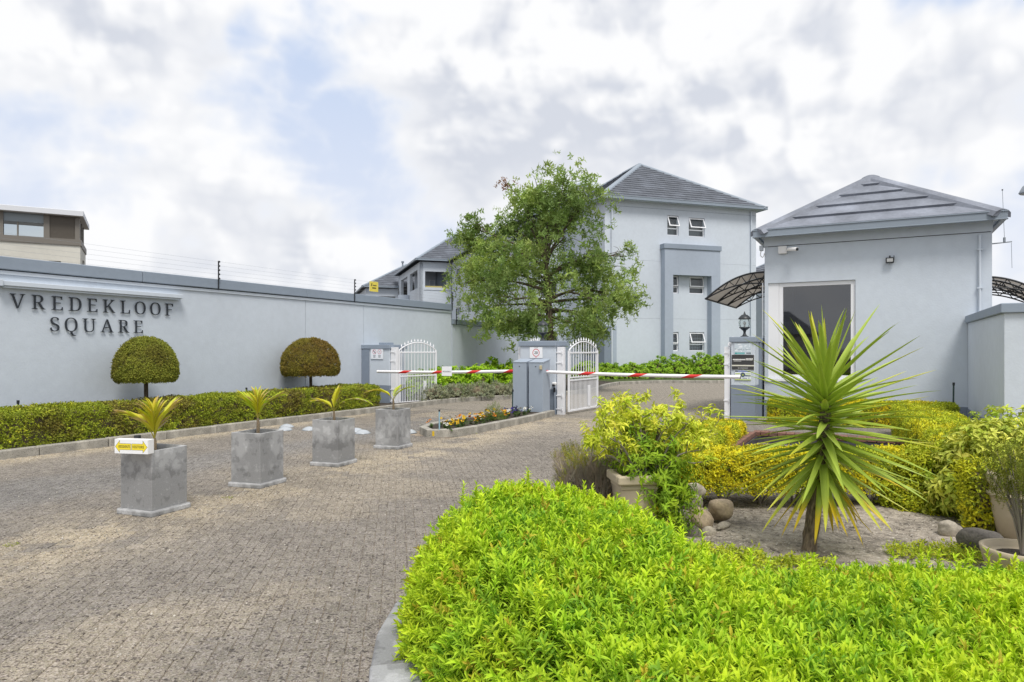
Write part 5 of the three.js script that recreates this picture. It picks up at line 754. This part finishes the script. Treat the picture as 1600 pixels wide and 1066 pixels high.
// ---------------------------------------------------------------- yucca
{
  const b = ahead(2.06, .03, 4.66), o = thing('yucca', 'spiky green yucca on a single trunk, lower leaves yellow at the tips', 'yucca', b.toArray(), YAW);
  part('trunk', taperTube([[0, 0, 0], [.012, .12, 0], [.045, .35, 0], [.085, .62, 0], [.11, .95, 0], [.118, 1.16, 0]], .05, .032, 26, 12, .5), mat(rgb(.33, .28, .23), .95, { map: T.bark, bumpMap: T.barkBump, bumpScale: .012 }), o);
  const blade = (l, w, bend, kind) => { const P = [], C = [], n = 9, rows = []; for (let i = 0; i <= n; i++) { const t = i / n, ww = w * .5 * (t < .08 ? .75 + 3 * t : i === n ? .02 : Math.pow(1 - t, .62) * (1 - .1 * Math.cos(t * 6)) + .04), y = -bend * l * t * t, z = l * t; rows.push([[-ww, y + ww * .55, z], [-ww * .5, y + ww * .14, z], [0, y, z], [ww * .5, y + ww * .14, z], [ww, y + ww * .55, z]]); }
    const col = t => { const g = [.36, .47, .07]; if (kind === 0) return g; if (kind === 1) return mixC(g, [.50, .50, .04], smooth(.45, .95, t)); return mixC(g, t > .96 ? [.2, .13, .07] : [.68, .52, .02], smooth(.42, .68, t)); };
    for (let i = 0; i < n; i++) for (let s = 0; s < 4; s++) { const a = rows[i][s], bb = rows[i][s + 1], c = rows[i + 1][s + 1], d = rows[i + 1][s]; P.push(...a, ...c, ...bb, ...a, ...d, ...c); for (const t of [i, i + 1, i, i, i + 1, i + 1]) C.push(...col(t / n)); }
    for (let v = 0; v < C.length / 3; v++) { const ti = Math.floor(v / 24), wMax = Math.max(...rows[Math.min(n, ti)].map(q => Math.abs(q[0]))) || 1; if (Math.abs(P[v * 3]) > wMax * .9) { C[v * 3] = C[v * 3] * 1.25; C[v * 3 + 1] *= 1.2; } }
    const g = new THREE.BufferGeometry(); g.setAttribute('position', new THREE.BufferAttribute(new Float32Array(P), 3)); g.setAttribute('color', new THREE.BufferAttribute(new Float32Array(C), 3)); g.computeVertexNormals(); return mergeVertices(g); };
  const lib = [0, 1, 2].map(k => [0, 1, 2].map(j => { const g = blade(.68, .046 + .006 * j, [-.02, .05, .12][j], k); g.computeVertexNormals(); return g; }));
  const N = 178; for (let i = 0; i < N; i++) { const t = i / (N - 1), h = lerp(.52, 1.19, Math.pow(t, .85)), az = i * 2.39996 + rr(-.2, .2), el = (t < .2 ? lerp(-.88, -.32, t / .2) : t < .62 ? lerp(-.35, .26, (t - .2) / .42) : (.26 + 1.12 * Math.pow((t - .62) / .38, 1.45))) + rr(-.14, .14), kind = t < .09 ? 2 : t < .2 ? (rnd() < .35 ? 2 : 1) : rnd() < .35 ? 1 : 0;
    const m = part('blade', lib[kind][i % 3], M.blade, o); const x = t < .5 ? lerp(.085, .11, t * 2) : .114; m.position.set(x, h, 0); m.rotation.set(-el, az, rr(-.25, .25), 'YXZ'); const s = (t < .12 ? .78 : t > .93 ? .76 : 1) * rr(.82, 1.1); m.scale.set(rr(.85, 1.15), 1, s); }
}
// ---------------------------------------------------------------- foreground bush
{
  const poly = [[-.24, 2.45], [-.46, 3.0], [-.52, 3.5], [-.46, 3.95], [-.26, 4.3], [.15, 4.4], [.62, 4.2], [.86, 3.8], [1.06, 3.55], [1.7, 3.72], [2.4, 3.72], [3.1, 3.9], [4.6, 3.9], [4.6, .9], [.75, .9], [.30, 1.5], [0, 2.0]];
  const edge = (X, d) => { let inn = false, m = 1e9; for (let i = 0, j = poly.length - 1; i < poly.length; j = i++) { const [xi, yi] = poly[i], [xj, yj] = poly[j]; if ((yi > d) !== (yj > d) && X < (xj - xi) * (d - yi) / (yj - yi) + xi) inn = !inn; const ex = xj - xi, ey = yj - yi, t = clamp(((X - xi) * ex + (d - yi) * ey) / (ex * ex + ey * ey)); const l = Math.hypot(X - xi - t * ex, d - yi - t * ey); if (l < m) m = l; } return inn ? m : -m; };
  const topH = (X, d) => { const left = smooth(1.15, .55, X); const base = lerp(lerp(.46, .31, smooth(2.6, 3.7, d)), .60, left * smooth(2.0, 3.2, d) + left * .3 * (1 - smooth(2.0, 3.2, d))); return base + (fbm3(X * 1.6 + 4, d * 1.6, 2.2, 3) - .5) * .12; };
  const o = thing('foreground_bush', 'wide mound of bright lime-green pointed leaves spilling over the curved kerb', 'bush', [0, 0, 0]);
  const surf = (X, d, e) => { const k = clamp(e / .3); return topH(X, d) * Math.sqrt(clamp(1 - (1 - k) ** 2, 0, 1)); };
  const light = [.55, .70, .03], mid = [.41, .61, .03], deep = [.22, .42, .03], all = [];
  const colour = (X, y, d) => varC(rnd() < .035 ? [.52, .46, .04] : mixC(light, rnd() < .3 ? deep : mid, clamp(smooth(.3, .7, fbm3(X * 3, d * 3, 5, 2)) + rr(-.35, .35))), .3);
  let guard = 0; while (all.length < 27500 && guard++ < 700000) {
    const d = 1.3 + 3.2 * Math.pow(rnd(), .8), X = rr(-.6, Math.min(4.5, d * .82 + .3)), e = edge(X, d); if (e < 0) continue; if (all.length > 22500 && !(e < .3 && X < .9)) continue; const h = surf(X, d, e); const sideY = e < .28 ? Math.pow(rnd(), .6) : 1, y = Math.max(.03, h * sideY - rnd() ** 2 * .10 - .06), gx = (edge(X + .03, d) - edge(X - .03, d)) / .06, gd = (edge(X, d + .03) - edge(X, d - .03)) / .06, out = clamp(1 - e / .3);
    const p = ahead(X, y, d), n = ahead(-gx * out * 1.1 + rr(-.38, .38), 0, -gd * out * 1.1 + rr(-.38, .38)); n.y = .85 - out * .35; all.push({ p, n, s: rr(.6, 1.3), c: colour(X, y, d), d, X });
  }
  for (let i = 0; i < 110; i++) { const d = rr(2.2, 4.35), X = rr(-.5, 2.9), e = edge(X, d); if (e < .02) continue; const far = X < .7 && d > 3.7; for (let k = 0; k < 3; k++) all.push({ p: ahead(X, surf(X, d, e) + k * .035 - .03, d), n: V(rr(-.2, .2), 1, rr(-.2, .2)), s: rr(.8, 1.1), c: varC(light, .3), d, X }); }
  const lib = [0, 1, 2, 3, 4].map(() => sprig(12, .072, .037, .0095, { up: .8, jitter: .3, droop: .35, seg: 3 }));
  all.sort((a, b) => a.d - b.d); const near = [], rest = []; for (const it of all) (near.length < 280 && it.d > 1.62 && Math.abs(it.X) < it.d * .75 && it.p.y > 1.45 - it.d * .49 ? near : rest).push(it);
  const mats = []; for (let i = 0; i < 8; i++) { const m = leafMat(); m.color = rgb(...varC(mixC(light, mid, i / 7), .15)); mats.push(m); }
  near.forEach((it, i) => { const m = part('leafy_shoot', lib[i % 5], mats[i % 8], o); placeMatrix(it.p, it.n, it.s, i * 1.3).decompose(m.position, m.quaternion, m.scale); });
  foliage(o, 'leafy_shoots', lib, M.leaf, rest);
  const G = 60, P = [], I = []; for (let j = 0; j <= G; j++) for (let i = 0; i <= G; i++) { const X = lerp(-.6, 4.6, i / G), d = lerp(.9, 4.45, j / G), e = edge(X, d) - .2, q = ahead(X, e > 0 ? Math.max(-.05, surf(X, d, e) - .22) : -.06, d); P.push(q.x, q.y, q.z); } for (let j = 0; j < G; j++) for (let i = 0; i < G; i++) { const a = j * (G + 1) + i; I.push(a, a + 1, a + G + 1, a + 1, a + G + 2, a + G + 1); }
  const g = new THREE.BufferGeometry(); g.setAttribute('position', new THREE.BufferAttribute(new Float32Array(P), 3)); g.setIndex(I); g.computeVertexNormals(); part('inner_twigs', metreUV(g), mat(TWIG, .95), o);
}
{ // fine-leaved ground cover round the yucca's foot
  const its = []; for (let i = 0; i < 4200; i++) { const X = rr(1.0, 3.3), d = rr(3.5, 4.7); if (fbm3(X * 2.2, d * 2.6, 1, 3) < .47 - (4.35 - d) * .28) continue; its.push({ p: ahead(X, .06 + rr(0, .04), d), n: V(rr(-.4, .4), 1, rr(-.4, .4)), s: rr(.7, 1.2), c: varC(mixC([.34, .46, .03], [.56, .58, .04], rnd()), .4) }); }
  const o = new THREE.Group(); o.name = 'ground_cover'; o.userData = { label: 'low fine-leaved ground cover around the foot of the yucca', category: 'ground cover', kind: 'stuff' }; scene.add(o); foliage(o, 'leaf_clumps', [cluster(9, .03, .025, .011), cluster(9, .03, .022, .01)], M.leaf, its);
}
{ // weeds in the paving
  [[-5.62, -2.62, .05], [-5.55, -4.45, .06], [-6.05, -9.85, .06], [-9.9, -6.2, .05]].forEach(([x, z, r], i) => { const o = thing('weed', ['flat green weed in the sandy paving before the arrow-sign planter', 'flat green weed in the paving between the first two planters', 'small green weed at the flower island kerb', 'tiny green weed at the foot of the long straight kerb'][i], 'weed', [x, .004, z]); const its = []; for (let k = 0; k < 26; k++) { const a = rr(0, 6.28), q = Math.sqrt(rnd()) * r; its.push({ p: V(Math.cos(a) * q, 0, Math.sin(a) * q), n: V(rr(-.5, .5), 1, rr(-.5, .5)), s: rr(.2, .4), c: varC([.34, .38, .05], .4) }); } foliage(o, 'leaf_clumps', [cluster(6, .02, .03, .01)], M.leaf, its); });
}
{ // street lamp whose head just reaches into the picture
  const q = ahead(9.42, 0, 12.2), o = thing('street_lamp', 'grey lamp head on a pole above the low wall by the guardhouse', 'street lamp', [q.x, 0, q.z], YAW); part('pole', bar([.35, 0, 0], [.35, 4.2, 0], .05, 12, .035), M.steel, o); part('arm', tube([[.35, 4.15, 0], [.3, 4.4, 0], [.12, 4.45, 0]], .025, 12, 8), M.steel, o); part('lamp_head', lathe([[0, 4.28], [.16, 4.28], [.18, 4.3], [.12, 4.42], [.04, 4.48], [0, 4.48]], 20), M.steel, o);
}
{ // house across the street, mirrored in the guardhouse window
  const o = thing('street_house', 'low house with a dark pitched roof across the street', 'house', [-9, 0, 24]);
  part('wall', box(-5, 5, -.05, 2.6, 0, 6), M.cream, o); part('roof', quadGeo([[V(-5.4, 2.55, -.4), V(5.4, 2.55, -.4), V(3.2, 4.4, 3), V(-3.2, 4.4, 3)], [V(-5.4, 2.55, 6.4), V(5.4, 2.55, 6.4), V(3.2, 4.4, 3), V(-3.2, 4.4, 3)], [V(-5.4, 2.55, -.4), V(-5.4, 2.55, 6.4), V(-3.2, 4.4, 3)], [V(5.4, 2.55, -.4), V(5.4, 2.55, 6.4), V(3.2, 4.4, 3)]]), M.roof, o); for (const x of [-3, 1.5]) { const w = part('window', frameBars(x, x + 1.5, .9, 2.1, .07, .06, -.005), M.white, o); part('pane', box(x + .07, x + 1.43, .97, 2.03, -.03, -.036), M.slate, w); } part('door', box(-.9, 0, 0, 2.05, -.03, -.005), M.bronze, o);
}
renderer.render(scene, camera);
